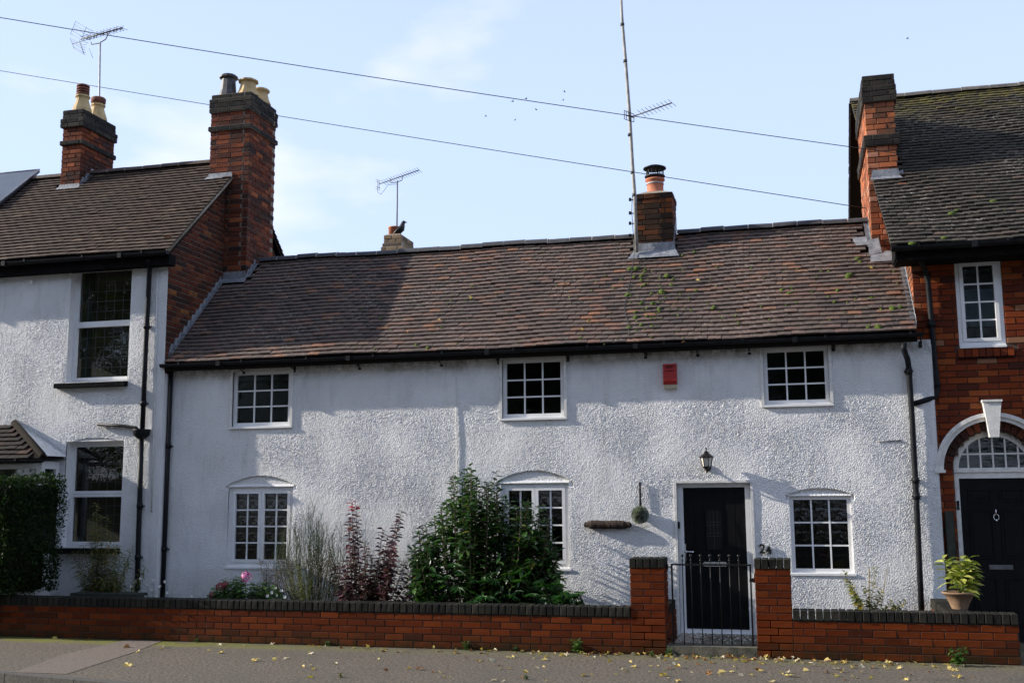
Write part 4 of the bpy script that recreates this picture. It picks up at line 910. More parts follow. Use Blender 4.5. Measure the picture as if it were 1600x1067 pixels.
# gable wall facing left
rgz = lambda y: rzf(y)-.05 if y < RRY else RRZ-RS*(y-RRY)-.05
gm_ = MB().prism([(YR+.012, -.1), (20.5, -.1), (20.5, rgz(20.5)), (RRY, rgz(RRY)), (YR+.012, rgz(YR))], XR+.008, XR+.1, 'X'); gwr = gm_.build('gable_wall', M['mortar'], rh)
B = Bricks(.004, .002); z = 3.2; i = 0
while z < RRZ:
    run_bricks(B, YR+.001, 17.2, XR, z, 'L', start=.5*(i % 2), wob=.003, keep=lambda y, zz: zz < rgz(y)-.03 and zz > czf(min(y, 2*CRY-y))-.2)
    z += .0752; i += 1
B.build(gwr, M['brick_right_stack'], key=lambda p: p[1].translation.y)
xvf = lambda y: 1.19-.12*(y-RY)/(RRY-RY)
rfr = MB(); rfr.add([(xvf(RY)+.01, RY+.03, RZ-.02), (XRE, RY+.03, RZ-.02), (XRE, RRY, RRZ-.035), (xvf(RRY)+.01, RRY, RRZ-.035), (1.05, 20.7, RRZ-.035-RS*(20.7-RRY)), (XRE, 20.7, RRZ-.035-RS*(20.7-RRY))], [(0, 1, 2, 3), (3, 2, 5, 4)])
rfr.add([(xvf(RY)+.01, RY+.1, RZ+.0), (XR+.01, RY+.1, RZ+.0), (XR+.01, RRY, RRZ-.09), (xvf(RRY)+.01, RRY, RRZ-.09), (1.05, 20.7, RRZ-.09-RS*(20.7-RRY)), (XR+.01, 20.7, RRZ-.09-RS*(20.7-RRY))], [(0, 3, 2, 1), (3, 4, 5, 2)])
rro = rfr.build('roof', M['deck'], rh)
bb = MB(); bb.prism([(RRY, RRZ-.02), (20.7, RRZ-.02-RS*(20.7-RRY)), (20.7, RRZ-.20-RS*(20.7-RRY)), (RRY, RRZ-.2)], 1.055, 1.075, 'X'); bb.build('bargeboard', M['wood_soffit'], rh)
S3 = (1.10, 1.475, 14.62, 16.15)
def skipr(x, y, z): return x < S3[1]+.02 and S3[2]-.07 < y < S3[3]+.05
sagr = lambda x, s: .012*math.sin(x*2.2+s*1.5)+.006*math.sin(x*5+s*3)
tiled_slope(rro, 51, lambda r: xvf(RY+r*.0975*.76), lambda r: XRE-.05, RY, RZ, RS, .0975, M['tile_right'], skipr, sag=sagr, seed=12, wob=.012)
tiled_slope(rro, 50, lambda r: 1.04, lambda r: 1.4, 20.7, RRZ-RS*(20.7-RRY), RS, .0975, M['tile_right'], None, seed=13, limit=0, flip=-1)
ridge_line(rro, 1.05, XRE-.05, RRY, RRZ+.012, M['ridge_grey'], step=.40)
sf = MB().box((XR-.20, RY+.05, RZ-.17), (XRE, YR+.02, RZ-.05)); sf.build('fascia', M['wood_soffit'], rh)
gutter(rh, xvf(RY), XRE, RY-.03, RZ-.02, .058)
MB().prism([(RY+.03, RZ-.15), (YR+.02, RZ-.15), (YR+.02, rzf(YR)-.03), (RY+.03, RZ-.03)], XR-.215, XR-.20, 'X').build('box_end', M['wood_soffit'], rh)
mm2 = []
for px, py, s in ((1487, 335, 5), (1552, 316, 5), (1570, 330, 3), (1475, 373, 4), (1425, 382, 5), (1495, 330, 3), (1443, 275, 3)): 
    v = onslope(px, py, RY, RZ+.02, RS); w_ = s*1.6/120; mm2.append((0, Matrix.Translation((v.x, v.y, v.z+.01)) @ Matrix.Rotation(math.atan(RS), 4, 'X') @ Matrix.Diagonal((w_*1.3, w_, w_*.6, 1))))
pieces('moss_clump', rro, mossm[:1], mm2, M['moss'])
c3, zt3 = stack(rh, *S3, 4.49, prof((23, 0, 'a'), (2, .035, 'b'), (6, 0, 'a'), (3, .03, 'b'), (2, .015, 'b')), {'a': 'brick_right_stack', 'b': 'brick_black'}, mort='mortar_mid')
print('right stack top', zt3)
flaunch(c3, S3[0]+.02, S3[1]-.02, S3[2]+.02, S3[3]-.02, zt3-.003, .03)
apron(c3, S3[0]+.05, S3[1], S3[2], rzf, .09, .08); lead_side(c3, S3[1], S3[2], S3[2]+.15, rzf, 1)
lead_side(cr_, S3[0], 14.62, CRY, czf, -1, .10, .10); lead_side(cr_, XR, CY+.05, 14.4, czf, -1, .105, .10)
ld_ = MB(); y = 14.50; ld_.add([(S3[0]-.03, y, czf(y)+.06), (S3[1]-.0, y, czf(y)+.06), (S3[1], y-.16, czf(y-.16)+.05), (S3[0]-.06, y-.16, czf(y-.16)+.05)], [(0, 3, 2, 1)]); ld_.add([(S3[0]-.05, 14.61, czf(14.61)+.14), (S3[0]+.08, 14.61, czf(14.61)+.16), (S3[0]+.10, 14.47, czf(14.47)+.07), (S3[0]-.06, 14.45, czf(14.45)+.06)], [(0, 3, 2, 1)])
ld_.add([(.86, 14.80, czf(14.8)+.045), (1.04, 14.80, czf(14.8)+.05), (1.06, 14.66, czf(14.66)+.045), (.90, 14.66, czf(14.66)+.04)], [(0, 3, 2, 1)]); ld_.build('lead_apron', M['lead'], cr_)
# upper window, blind behind it
wf = window(rh, *(wu[0], wu[1], wu[2], wu[3]), YR+.01, [(0, 1, 0, 1, 2, 4, 1)], fr=.045, sill=True, sillover=.0, m=M['upvc'])
MB().box((wu[0]+.05, YR+.12, wu[2]+.24), (wu[1]-.05, YR+.125, wu[3]-.35)).build('blind', M['blind'], wf)
MB().box((XR+.2, YR+1.6, -.1), (XRE, YR+1.7, 4.5)).box((XR+.1, YR+.12, 2.95), (XRE, YR+1.6, 3.0)).build('rooms', M['room'], rh)
MB().box((wu[0]-.12, YR-.03, wu[3]+.012), (wu[1]+.15, YR+.02, wu[3]+.045)).build('lintel', M['white_paint'], rh)
# door case
Yq = YR+.06; fx0, fx1 = ax_-ar_, ax_+ar_
dc = MB(); dc.box((fx0, Yq, .0), (fx0+.055, Yq+.08, az_-.03)); dc.box((fx1-.055, Yq, 0), (fx1, Yq+.08, az_-.03)); dc.box((fx0, Yq-.015, az_-.03), (fx1, Yq+.08, az_+.02)); dc.box((fx0+.055, Yq+.001, az_-.10), (fx1-.055, Yq+.08, az_-.03))
def ring(mb, r0, r1, y0, y1, a0=0, a1=math.pi, n=28):
    vs = []; 
    for k in range(n+1):
        a = a0+(a1-a0)*k/n
        for r, y in ((r0, y0), (r1, y0), (r1, y1), (r0, y1)): vs.append((ax_+r*math.cos(a), y, az_+r*math.sin(a)))
    fs = [(4*k+i_, 4*k+(i_+1) % 4, 4*k+4+(i_+1) % 4, 4*k+4+i_) for k in range(n) for i_ in range(4)]+[(3, 2, 1, 0), (4*n, 4*n+1, 4*n+2, 4*n+3)]
    mb.add(vs, fs)
ring(dc, ar_-.06, ar_, Yq, Yq+.08); dco = dc.build('door_frame', M['white_paint'], rh)
fan = MB(); hf = ar_-.06
for k in (-.27, -.135, 0, .135, .27): fan.box((ax_+k-.009, Yq+.01, az_+.02), (ax_+k+.009, Yq+.04, az_+math.sqrt(hf*hf-k*k)))
fan.box((ax_-hf*.88, Yq+.012, az_+.17), (ax_+hf*.88, Yq+.038, az_+.188)); fan.build('fanlight_bars', M['white_paint'], dco)
pts = [(ax_+hf*math.cos(math.pi*k/20), az_+.02+(hf-.02)*math.sin(math.pi*k/20)) for k in range(21)]; MB().prism(pts, Yq+.022, Yq+.027).build('fanlight_pane', M['glass'], dco)
hood = MB(); ring(hood, .555, .635, YR-.06, YR+.01); ring(hood, .60, .645, YR-.085, YR-.0605)
for s in (-1, 1): hood.box((ax_+s*.60-.06, YR-.095, az_-.035), (ax_+s*.60+.06, YR+.01, az_-.0))
hood.build('arch_hood', M['white_paint'], rh)
ks_ = MB(); a, b = at(1549, 683, YR-.1), at(1549, 628, YR-.1)
ks_.prism([(ax_-.048, a.z), (ax_+.048, a.z), (ax_+.098, b.z), (ax_-.098, b.z)], YR-.13, YR+.01); ks_.box((ax_-.107, YR-.145, b.z), (ax_+.107, YR+.01, b.z+.025)); ks_.build('keystone', M['white_paint'], rh)
# dark panelled door
ddx0, ddx1 = fx0+.055, fx1-.055; ddz1 = az_-.10
dd = MB().box((ddx0, Yq+.03, .02), (ddx1, Yq+.06, ddz1)); mdl = ddx1-ddx0
def panel(x0, x1, z0, z1):
    for (a, b, c, d) in ((x0, x1, z1-.015, z1), (x0, x1, z0, z0+.015), (x0, x0+.015, z0+.015, z1-.015), (x1-.015, x1, z0+.015, z1-.015)): dd.box((a, Yq+.02, c), (b, Yq+.031, d))
    dd.box((x0+.035, Yq+.023, z0+.035), (x1-.035, Yq+.031, z1-.035))
for x in (ddx0+.09, ddx0+mdl/2+.04):
    w_ = mdl/2-.13; panel(x, x+w_, ddz1-.27, ddz1-.12); panel(x, x+w_, .93, ddz1-.36); panel(x, x+w_, .18, .72)
ddo = dd.build('door', M['navy_door'], rh)
k0 = at(1557, 808, Yq); kn_ = MB()
kn_.lathe([(.0, 0), (.016, .0), (.016, .012), (0, .02)], (k0.x, Yq+.03, k0.z+.05), 12, M=Matrix.Rotation(math.pi/2, 3, 'X'))
kn_.tube([(k0.x+.028*math.sin(a), Yq+.01, k0.z+.0-.035*math.cos(a)) for a in [math.pi*.12+i_*(math.pi*1.76)/12 for i_ in range(13)]], .005, 6); kn_.tube([(k0.x, Yq+.015, k0.z+.035), (k0.x, Yq+.015, k0.z+.095)], [.012, .003], 8); kn_.lathe([(.011, -.012), (.014, 0), (.011, .012)], (k0.x, Yq+.01, k0.z-.035), 10)
kn_.build('door_knocker', M['chrome'], ddo)
l0 = at(1565, 886, Yq); MB().box((l0.x-.125, Yq+.022, l0.z-.026), (l0.x+.125, Yq+.03, l0.z+.026)).box((l0.x-.11, Yq+.016, l0.z-.015), (l0.x+.11, Yq+.022, l0.z+.014)).build('letter_box', simple_noise('dull_steel_plate', (.12, .125, .13), (.2, .2, .21), 20, .4, metal=.6), ddo)
v = at(1497, 789, Yq); MB().box((v.x-.012, Yq-.012, v.z-.035), (v.x+.012, Yq, v.z+.035)).lathe([(.012, -.05), (.016, -.035)], (v.x, Yq-.006, v.z), 8).lathe([(.016, .035), (.012, .05)], (v.x, Yq-.006, v.z), 8).build('door_bell', M['black_iron'], rh)
# pipes
def rp(px, py, d=.05): return pv_(px, py, YR-d)
pipe(rh, [rp(1438, 396, .3), rp(1439, 408, .22), rp(1446, 424, .08), rp(1450, 440), rp(1455, 500), rp(1461, 570), rp(1465, 610), rp(1462, 620), rp(1450, 624, .07), rp(1427, 631, .10)], .032, [rp(1456, 507), rp(1463.5, 600)])
tp = MB().box((1.640, YR-.06, -.05), (1.735, YR-.004, 1.47)); tp.box((1.645, YR-.075, .2), (1.73, YR-.06, 1.43)); o = tp.build('timber_post', M['timber']); tag(o, 'dark timber board standing against the brick beside the right doorway', 'post')

# ================================================================= REAR CHIMNEY, CROW, AERIALS, CABLES
rc = thing('rear_chimney', 'pale brick chimney top with one orange pot just behind the cottage ridge', 'chimney', (-6.9, 18.2, 0))
MB().box((-7.06, 18.0, -.1), (-6.62, 18.9, 5.9)).build('shaft', M['mortar'], rc)
c4, zt4 = stack(rc, -7.07, -6.66, 18.0, 18.75, 5.72, prof((4, 0, 'a'), (1, .03, 'a'), (1, .0, 'a'), (1, -.02, 'a')), {'a': 'buff_brick'} if False else {'a': 'brick_buff'} if 'brick_buff' in M else {'a': 'coping'}, mort='mortar_light') if False else (None, None)
M['brick_buff'] = brick_mat('buff_brick', [(0, (.14, .11, .08)), (.5, (.28, .20, .12)), (1, (.38, .28, .17))], .4)
c4, zt4 = stack(rc, -7.07, -6.66, 18.0, 18.75, 5.78, prof((5, 0, 'a'), (1, -.02, 'a'), (2, -.04, 'a')), {'a': 'brick_buff'}, mort='mortar_light', name='stack')
flaunch(c4, -7.03, -6.70, 18.04, 18.7, zt4-.002, .03, .05); print('rear top', zt4)
MB().lathe([(.115, 0), (.115, .13), (.125, .135), (.125, .155), (.10, .155), (.10, .05)], (-6.88, 18.2, zt4+.02), 24).build('chimney_pot', M['red_pot'], c4)
# crow
CROW = 1
cb = thing('crow', 'black crow perched beside the orange pot on the rear chimney', 'bird', (-6.73, 18.15, zt4+.03))
bz_ = zt4+.01; bxx = -6.76
body = [(bxx-.14, 18.15, bz_+.00), (bxx-.09, 18.15, bz_+.03), (bxx-.03, 18.15, bz_+.07), (bxx+.02, 18.15, bz_+.12), (bxx+.045, 18.15, bz_+.18), (bxx+.055, 18.15, bz_+.22), (bxx+.075, 18.15, bz_+.24), (bxx+.10, 18.15, bz_+.235), (bxx+.135, 18.15, bz_+.225)]
MB().tube(body, [.012, .028, .055, .065, .045, .036, .034, .014, .003], 12).build('body', M['feather'], cb)
wg = MB()
for s in (-1, 1): wg.tube([(bxx-.17, 18.15+s*.03, bz_-.01), (bxx-.08, 18.15+s*.055, bz_+.04), (bxx+.0, 18.15+s*.06, bz_+.11), (bxx+.03, 18.15+s*.04, bz_+.16)], [.006, .02, .028, .008], 8)
wg.build('wings', M['feather'], cb); lg = MB()
for s in (-1, 1): lg.tube([(bxx+.0, 18.15+s*.025, bz_+.07), (bxx+.01, 18.15+s*.025, bz_-.02), (bxx+.03, 18.15+s*.025, bz_-.02)], .006, 6)
lg.build('legs', M['feather'], cb)

def rods(mb, pairs, r): 
    for a, b in pairs: mb.tube([a, b], r, 5)
    return mb
# aerial on the rear chimney
Y = 18.25
ae = thing('tv_aerial', 'slim television aerial on a tall thin mast above the rear chimney', 'aerial', tuple(at(620, 360, Y)))
MB().tube([at(620, 372, Y), at(621, 283, Y)], .014, 8).build('mast', M['alu'], ae)
A, Bv = at(592, 288, Y), at(655, 266, Y); bm = MB().tube([A, Bv], .009, 6); bm.build('boom', M['alu'], ae); el = MB(); dv = Vector((.05, .5, -.03)).normalized()
side = Vector((.03, .06, -.03))
for k in range(16): q = A.lerp(Bv, .12+.88*k/15); el.tube([q-side, q+side], .0045, 4)
el.build('elements', M['alu'], ae)
rf_ = MB(); 
for dz in (-.09, -.05, .05, .09): rf_.tube([A+Vector((-.10, .1, dz+.04)), A+Vector((.06, -.1, dz-.06))], .005, 4)
rf_.tube([A+Vector((-.06, .08, .12)), A+Vector((-.04, .06, -.06))], .005, 4); rf_.tube([A+Vector((.03, -.08, .05)), A+Vector((.05, -.1, -.12))], .005, 4); rf_.build('reflector', M['alu'], ae)
MB().tube([at(610, 279, Y), at(611, 286, Y), at(620, 285, Y), at(628, 282, Y), at(629, 275, Y)], .008, 6).build('bracket', M['alu'], ae)
MB().tube([at(590, 292, Y), at(590, 300, Y), at(595, 304, Y), at(601, 297, Y), at(606, 289, Y), at(620, 288, Y)], .004, 4).build('cable', M['wire'], ae)
# aerial on the left house
Y = 15.9
ae = thing('tv_aerial', 'large television aerial with square mesh reflector behind the smaller left chimney', 'aerial', tuple(at(155, 160, Y)))
MB().tube([at(155, 262, Y), at(155, 160, Y), at(156.5, 66, Y)], .016, 8).build('mast', M['steel'], ae)
A, Bv = at(126, 62, Y), at(192, 44, Y); MB().tube([A, Bv], .012, 6).build('boom', M['alu'], ae)
el = MB(); ey = Vector((-.035, .12, -.01))
for k in range(12):
    q = A.lerp(Bv, .12+.86*k/11)
    for s1, s2 in ((1, 1), (1, -1)):
        d_ = Vector((.03*s1, 0, .05*s2)) if k % 2 else Vector((.05*s1, 0, .035*s2)); el.tube([q-d_, q+d_], .004, 4)
    el.tube([q-Vector((.05, .10, .0)), q+Vector((.05, .1, .0))], .004, 4)
el.build('elements', M['alu'], ae)
rf_ = MB(); P = lambda a, b: at(a, b, Y)
for (a, b, c, d) in ((118, 34, 158, 55), (116, 39, 157, 60), (114, 43, 156, 64), (112, 48, 153, 69), (110, 53, 150, 74), (109, 60, 147, 76), (111, 64, 146, 80), (113, 68, 145, 83), (115, 74, 145, 87), (115, 76, 145, 91)): rf_.tube([P(a, b), P((a+c)/2, (b+d)/2+1)+Vector((0, .05, 0)), P(c-12, d-6)], .0035, 4)
rf_.tube([P(118, 34), P(110, 54)], .004, 4); rf_.tube([P(135, 43), P(127, 62)], .005, 4); rf_.tube([P(109, 60), P(116, 76)], .004, 4); rf_.tube([P(124, 64), P(131, 84)], .007, 4); rf_.tube([P(139, 76), P(145, 91)], .004, 4); rf_.tube([P(113, 69), P(152, 58)], .006, 4); rf_.build('reflector', M['alu'], ae)
MB().tube([P(142, 66), P(143, 70), P(155, 68), P(165, 62), P(169, 54), P(168, 50)], .010, 6).build('bracket', M['alu'], ae)
# long mast on the cottage chimney
Y = 14.72; Q = lambda a, b: at(a, b, Y)
ms_ = thing('radio_mast', 'very tall pale jointed mast strapped to the cottage chimney with a small aerial', 'mast', tuple(Q(995, 392)))
MB().tube([Q(995, 394), Q(992, 310), Q(988, 255), Q(984, 183), Q(977, 90), Q(972, 30), Q(969.5, -20)], [.026, .026, .025, .024, .023, .021, .019], 10).build('pole', simple_noise('weathered_pale_mast', (.22, .215, .20), (.40, .385, .35), 12, .7), ms_)
jm = MB()
for (x, y) in ((972.5, 39), (977, 96), (984, 211), (988.5, 270), (991, 305)): jm.tube([Q(x, y+2), Q(x-.1, y-2)], .029, 10)
jm.build('joint_collar', M['leadwork'], ms_)
br_ = MB()
for y in (312, 333, 349, 368): br_.tube([Q(985, y), Q(999, y+2)], .008, 6); br_.box(tuple(Q(985, y)-Vector((.02, .02, .02))), tuple(Q(985, y)+Vector((.01, .02, .02))))
br_.build('wall_bracket', M['black_iron'], ms_)
MB().tube([Q(988, 305), Q(987, 330), Q(989, 360), Q(991, 395), tuple(onslope(985, 440, CY, CZ+.03, CS)), tuple(onslope(975, 480, CY, CZ+.03, CS)), tuple(onslope(980, 500, CY, CZ+.03, CS)), tuple(onslope(984, 530, CY, CZ+.03, CS))], .005, 5).build('cable', M['wire'], ms_)
A, Bv = Q(984, 184), Q(1050, 161); yb_ = MB().tube([A, Bv], .009, 6)
for k in range(9): q = A.lerp(Bv, .28+.72*k/8); s_ = Vector((.045, .10, -.018)); yb_.tube([q-s_, q+s_], .0045, 4)
yb_.build('yagi', M['alu'], ms_)
rf_ = MB()
for (a, b, c, d) in ((976, 174, 976, 188), (979, 175, 979, 189), (976, 174, 991, 180), (976, 181, 992, 186), (977, 188, 991, 192), (985, 180, 985, 191), (991, 180, 991, 192)): rf_.tube([Q(a, b)-Vector((0, .03, 0)), Q(c, d)-Vector((0, .03, 0))], .005, 4)
rf_.build('reflector', M['black_iron'], ms_)
# overhead cables from a pole down the road to the right house
def cable(lbl, p0, p1, sag, r=.007):
    pts = []
    for k in range(41): t = k/40; p = p0.lerp(p1, t); p.z -= sag*4*t*(1-t); pts.append(p)
    o = MB().tube(pts, r, 5).build('overhead_cable', M['wire']); tag(o, lbl, 'cable', 'overhead cables')
e1 = at(1405, 240, 14.55); e2 = at(1362, 327, 14.6)
s1, s2 = at(-60, 16, 9.5), at(-60, 98, 9.3)
def cable2(lbl, pa, pm, pb, Ya, Yb, r):
    # quadratic through three sight lines, depth changing evenly along the span
    pts = [at(*pa, Ya), at(*pm, (Ya+Yb)/2), at(*pb, Yb)]; out = []
    for k in range(49):
        t = k/48; l0, l1, l2 = (1-t)*(1-2*t), 4*t*(1-t), t*(2*t-1); out.append(pts[0]*l0+pts[1]*l1+pts[2]*l2)
    o = MB().tube(out, r, 5).build('overhead_cable', M['wire']); tag(o, lbl, 'cable', 'overhead cables')
def midpx(tgt, Ya, Yb, pa, pb):   # image point halfway along in space, found on the photographed line
    X = (at(*pa, Ya).x+at(*pb, Yb).x)/2; c = [(abs(at(q, tgt(q), (Ya+Yb)/2).x-X), q) for q in range(100, 1400)]; q = min(c)[1]; return (q, tgt(q))
def lineinterp(P_): 
    xs_, ys_ = zip(*P_); return lambda q: float(np.interp(q, xs_, ys_))
u = lineinterp([(-60, 18), (0, 28), (200, 60), (500, 107), (800, 155), (1000, 181), (1330, 231), (1405, 241)]); l = lineinterp([(-60, 101), (0, 110), (200, 143), (437, 182), (640, 214), (985, 267), (1300, 317), (1362, 327)])
cable2('upper overhead cable, crossing the sky from top left to the right chimney', (-60, u(-60)), midpx(u, 10.5, 14.55, (-60, 18), (1403, 240)), (1403, 240), 10.5, 14.55, .0055)
cable2('lower overhead cable, passing behind the big left chimney and across the middle pot', (-60, l(-60)), midpx(l, 16.4, 15.4, (-60, 101), (1356, 326)), (1356, 326), 16.4, 15.4, .006)
# birds in the sky
for k, (px, py) in enumerate([(882, 144), (801, 159), (822, 155), (838, 172), (880, 157), (805, 188), (759, 182), (1418, 61)]):
    c = at(px, py, 70); mb = MB(); s = .6 if k < 4 else .5; tl = random.uniform(-.5, .5)
    R_ = Matrix.Rotation(random.uniform(-.8, .8), 4, 'Z') @ Matrix.Rotation(tl, 4, 'Y')
    mb.tube([R_ @ Vector(p) for p in ((-.16, 0, 0), (-.06, 0, .0), (.05, 0, .01), (.13, 0, .02), (.17, 0, .015))], [.01, .04, .045, .025, .004], 6)
    for sgn in (-1, 1): mb.add([R_ @ Vector(p) for p in ((.06, sgn*.03, .02), (-.05, sgn*.03, .02), (-.10, sgn*.2, .10), (-.13, sgn*.34, .04), (.0, sgn*.22, .12))], [(0, 1, 2, 4), (4, 2, 3)])
    bo = bpy.data.objects.new('flying_bird', mb.mesh('flying_bird', M['feather'])); C.objects.link(bo); bo.location = c; bo.scale = (s, s, s)
    tag(bo, 'tiny dark bird flying high in the pale sky', 'bird', 'birds flying in the sky')

# ================================================================= THINGS ON THE COTTAGE WALL
v0, v1 = at(1036, 569, YF-.05), at(1058, 606, YF-.05)
al = thing('alarm_box', 'red alarm box with cream base under the cottage eaves', 'alarm box', ((v0.x+v1.x)/2, YF-.04, v1.z))
x0, x1, z0, z1 = v0.x, v1.x, v1.z, v0.z
ab = MB().prism([(YF-.0, z0+.045), (YF-.075, z0+.045), (YF-.09, z0+.09), (YF-.075, z1), (YF, z1)], x0, x1, 'X'); ab.build('cover', M['red_plastic'], al)
MB().prism([(YF, z0), (YF-.05, z0), (YF-.068, z0+.044), (YF, z0+.044)], x0+.004, x1-.004, 'X').build('strobe', M['cream_plastic'], al)
tx = MB()
for k, zz in enumerate((.025, .045, .085)): tx.box((x0+.03, YF-.0905+.007*(k > 1)*0, z1-zz-.003), (x1-.03-.02*(k == 1), YF-.075, z1-zz+.003))
tx.build('lettering', mat('dark_red_print', (.12, .008, .008), .5), al)
# wall lantern
c = at(1104, 722, YF-.14); ln = thing('wall_lantern', 'black six sided carriage lantern above the cottage door', 'lantern', tuple(c))
cc = (c.x, c.y, c.z); hx = 6
fm = MB().lathe([(.012, -.085), (.03, -.075), (.05, -.062), (.052, -.05)], cc, hx, False); fm.lathe([(.085, .055), (.088, .062), (.05, .095), (.028, .11), (.026, .125), (.008, .135), (.006, .155), (.012, .165), (0, .18)], cc, hx, False)
for k in range(hx): a = 2*math.pi*k/hx; fm.tube([(c.x+.05*math.cos(a), c.y+.05*math.sin(a), c.z-.05), (c.x+.072*math.cos(a), c.y+.072*math.sin(a), c.z+.055)], .005, 4)
fm.build('frame', M['black_iron'], ln); MB().lathe([(.046, -.049), (.067, .054)], cc, hx, False).build('glass', M['lantern_glass'], ln)
MB().tube([(c.x, c.y, c.z-.08), (c.x, c.y+.03, c.z-.115), (c.x, c.y+.09, c.z-.10), (c.x, YF, c.z-.06)], [.012, .012, .012, .014], 8).lathe([(.045, 0), (.045, .012), (.02, .02)], (c.x, YF-.004, c.z-.06), 14, M=Matrix.Rotation(math.pi/2, 3, 'X')).build('wall_arm', M['black_iron'], ln)
# topiary ball on its hook
c = at(1000, 804, YF-.11); tb = thing('topiary_ball', 'hanging grey-green topiary ball on a black strap left of the door', 'topiary', tuple(c))
lm = []; sp_ = MB()
for k in range(1500):
    d = Vector((random.gauss(0, 1), random.gauss(0, 1), random.gauss(0, 1))).normalized(); p = c+d*random.uniform(.080, .103); a = d.orthogonal().normalized()*.006; e = (d+Vector((random.uniform(-.5, .5),)*3)*.6).normalized()*.016; sp_.add([p-a, p+a, p+e], [(0, 1, 2)])
sp_.build('foliage', leaf_mat('grey_green_needle', [(0, (.08, .09, .085)), (1, (.30, .33, .31))], .7), tb); MB().lathe([(.001, -.085), (.05, -.07), (.08, -.03), (.085, 0), (.08, .03), (.05, .07), (.001, .085)], c, 16).build('core', M['timber'], tb)
q = at(1000, 753, YF-.03); MB().box((q.x-.010, YF-.035, c.z+.09), (q.x+.010, YF-.02, q.z)).build('strap', M['black_iron'], tb); MB().tube([(q.x, YF, q.z+.0), (q.x, YF-.10, q.z-.005), (c.x, c.y, c.z+.17), (c.x, c.y, c.z+.09)], .005, 6).build('hook', M['black_iron'], tb)
# driftwood log
a, b = at(913, 819, YF-.035), at(987, 820, YF-.035); lg = MB(); pts = []; rs = []
for k in range(25):
    t = k/24; pts.append(a.lerp(b, t)+Vector((0, random.uniform(-.003, .003), random.uniform(-.004, .004)))); rs.append((.028+.024*min(1, 6*t)*min(1, 5*(1-t)))*random.uniform(.93, 1.07)*(.55 if t > .97 else 1))
lg.tube(pts, rs, 12, smooth=False); tag(lg.build('log_sign', M['bark']), 'dark rough driftwood log fixed to the white wall left of the ball', 'log')
# house numbers 2 and 4
for ch, px, py, s, rot in (('2', 1186, 863.5, .15, .05), ('4', 1198, 866, .135, -.2)):
    cu = bpy.data.curves.new('number', 'FONT'); cu.body = ch; cu.size = s; cu.extrude = .008; cu.offset = .0035
    to = bpy.data.objects.new('tmp', cu); C.objects.link(to); bpy.context.view_layer.update(); me = bpy.data.meshes.new_from_object(to.evaluated_get(bpy.context.evaluated_depsgraph_get())); bpy.data.objects.remove(to)
    me.materials.clear(); me.materials.append(M['black_iron']); o = link('house_number', me, cot); v = at(px, py, YF-.02); o.matrix_basis = Matrix.Translation(v) @ Matrix.Rotation(rot, 4, 'Y') @ Matrix.Rotation(math.pi/2, 4, 'X')
    o['label'] = 'black numeral %s on the white wall right of the door' % ch

# ---------------------------------------------------------------- iron gate
Yg = YW+.17; G = lambda px, py: at(px, py, Yg)
gt_ = thing('iron_gate', 'slim black iron garden gate with ball topped bars between the pillars', 'gate', tuple(G(1111, 1010)))
gx0, gx1 = -1.335, -.505; gzt = G(1111, 882).z; gzb = G(1111, 1008).z
gf = MB(); 
for z in (gzt, gzb): gf.box((gx0, Yg-.006, z-.009), (gx1, Yg+.006, z+.009))
for x in (gx0, gx1): gf.box((x-.009, Yg-.007, gzb-.03), (x+.009, Yg+.007, gzt+.009))
gf.build('frame', M['black_iron'], gt_); bn = 7; bar_ = []
for k in range(bn):
    x = at([548, 605, 670, 735, 800, 865, 928][k]/4.32+940, 900, Yg).x; b_ = MB().tube([(x, Yg, gzb), (x, Yg, gzt+.085)], .0052, 6); b_.lathe([(.003, -.016), (.012, -.011), (.0165, 0), (.012, .011), (.003, .016)], (x, Yg, gzt+.095), 10); b_.lathe([(.006, -.012), (.012, 0), (.006, .012)], (x, Yg, gzt+.045), 8)
    b_.build('bar', M['black_iron'], gt_)
MB().tube([(gx0, Yg, gzt-.025), (gx0-.08, Yg, gzt-.025)], .008, 6).lathe([(.012, -.03), (.016, 0), (.012, .03)], (gx0-.05, Yg, gzt-.025), 8).tube([(gx0, Yg, gzb+.06), (gx0-.07, Yg, gzb+.06)], .008, 6).build('hinge', M['black_iron'], gt_)
v = G(1176, 905); MB().prism([(v.x-.035, v.z-.02), (v.x+.03, v.z-.035), (v.x+.04, v.z+.06), (v.x+.02, v.z+.07), (v.x+.015, v.z+.015), (v.x-.03, v.z+.01)], Yg-.015, Yg+.015).build('latch', M['black_iron'], gt_)

# ================================================================= PLANTS
def leafmesh(l=1., w=.5, fold=.12, droop=.15, n=3, pt=.5):
    """a single leaf along +Y, folded on its midrib and drooping"""
    mb = MB(); vs = []; 
    for k in range(n+1):
        t = k/n; ww = w/2*(math.sin(math.pi*min(1, t**(.8) if pt == .5 else t**pt)) if 0 < t < 1 else .02); z = -droop*t*t*l
        vs += [(-ww, t*l, z+fold*ww*2), (0, t*l, z), (ww, t*l, z+fold*ww*2)]
    fs = []
    for k in range(n): fs += [(3*k, 3*k+1, 3*k+4, 3*k+3), (3*k+1, 3*k+2, 3*k+5, 3*k+4)]
    return mb.add(vs, fs)
def lm_(p, d, s, roll=0., up=Vector((0, 0, 1))):
    d = d.normalized(); x = d.cross(up)
    if x.length < 1e-3: x = Vector((1, 0, 0))
    x.normalize(); z = x.cross(d).normalized(); R_ = Matrix((x, d, z)).transposed().to_4x4()
    return Matrix.Translation(p) @ R_ @ Matrix.Rotation(roll, 4, 'Y') @ Matrix.Scale(s, 4)
def rdir(zb=0.): 
    v = Vector((random.gauss(0, 1), random.gauss(0, 1), random.gauss(0, 1)+zb)); return v.normalized()
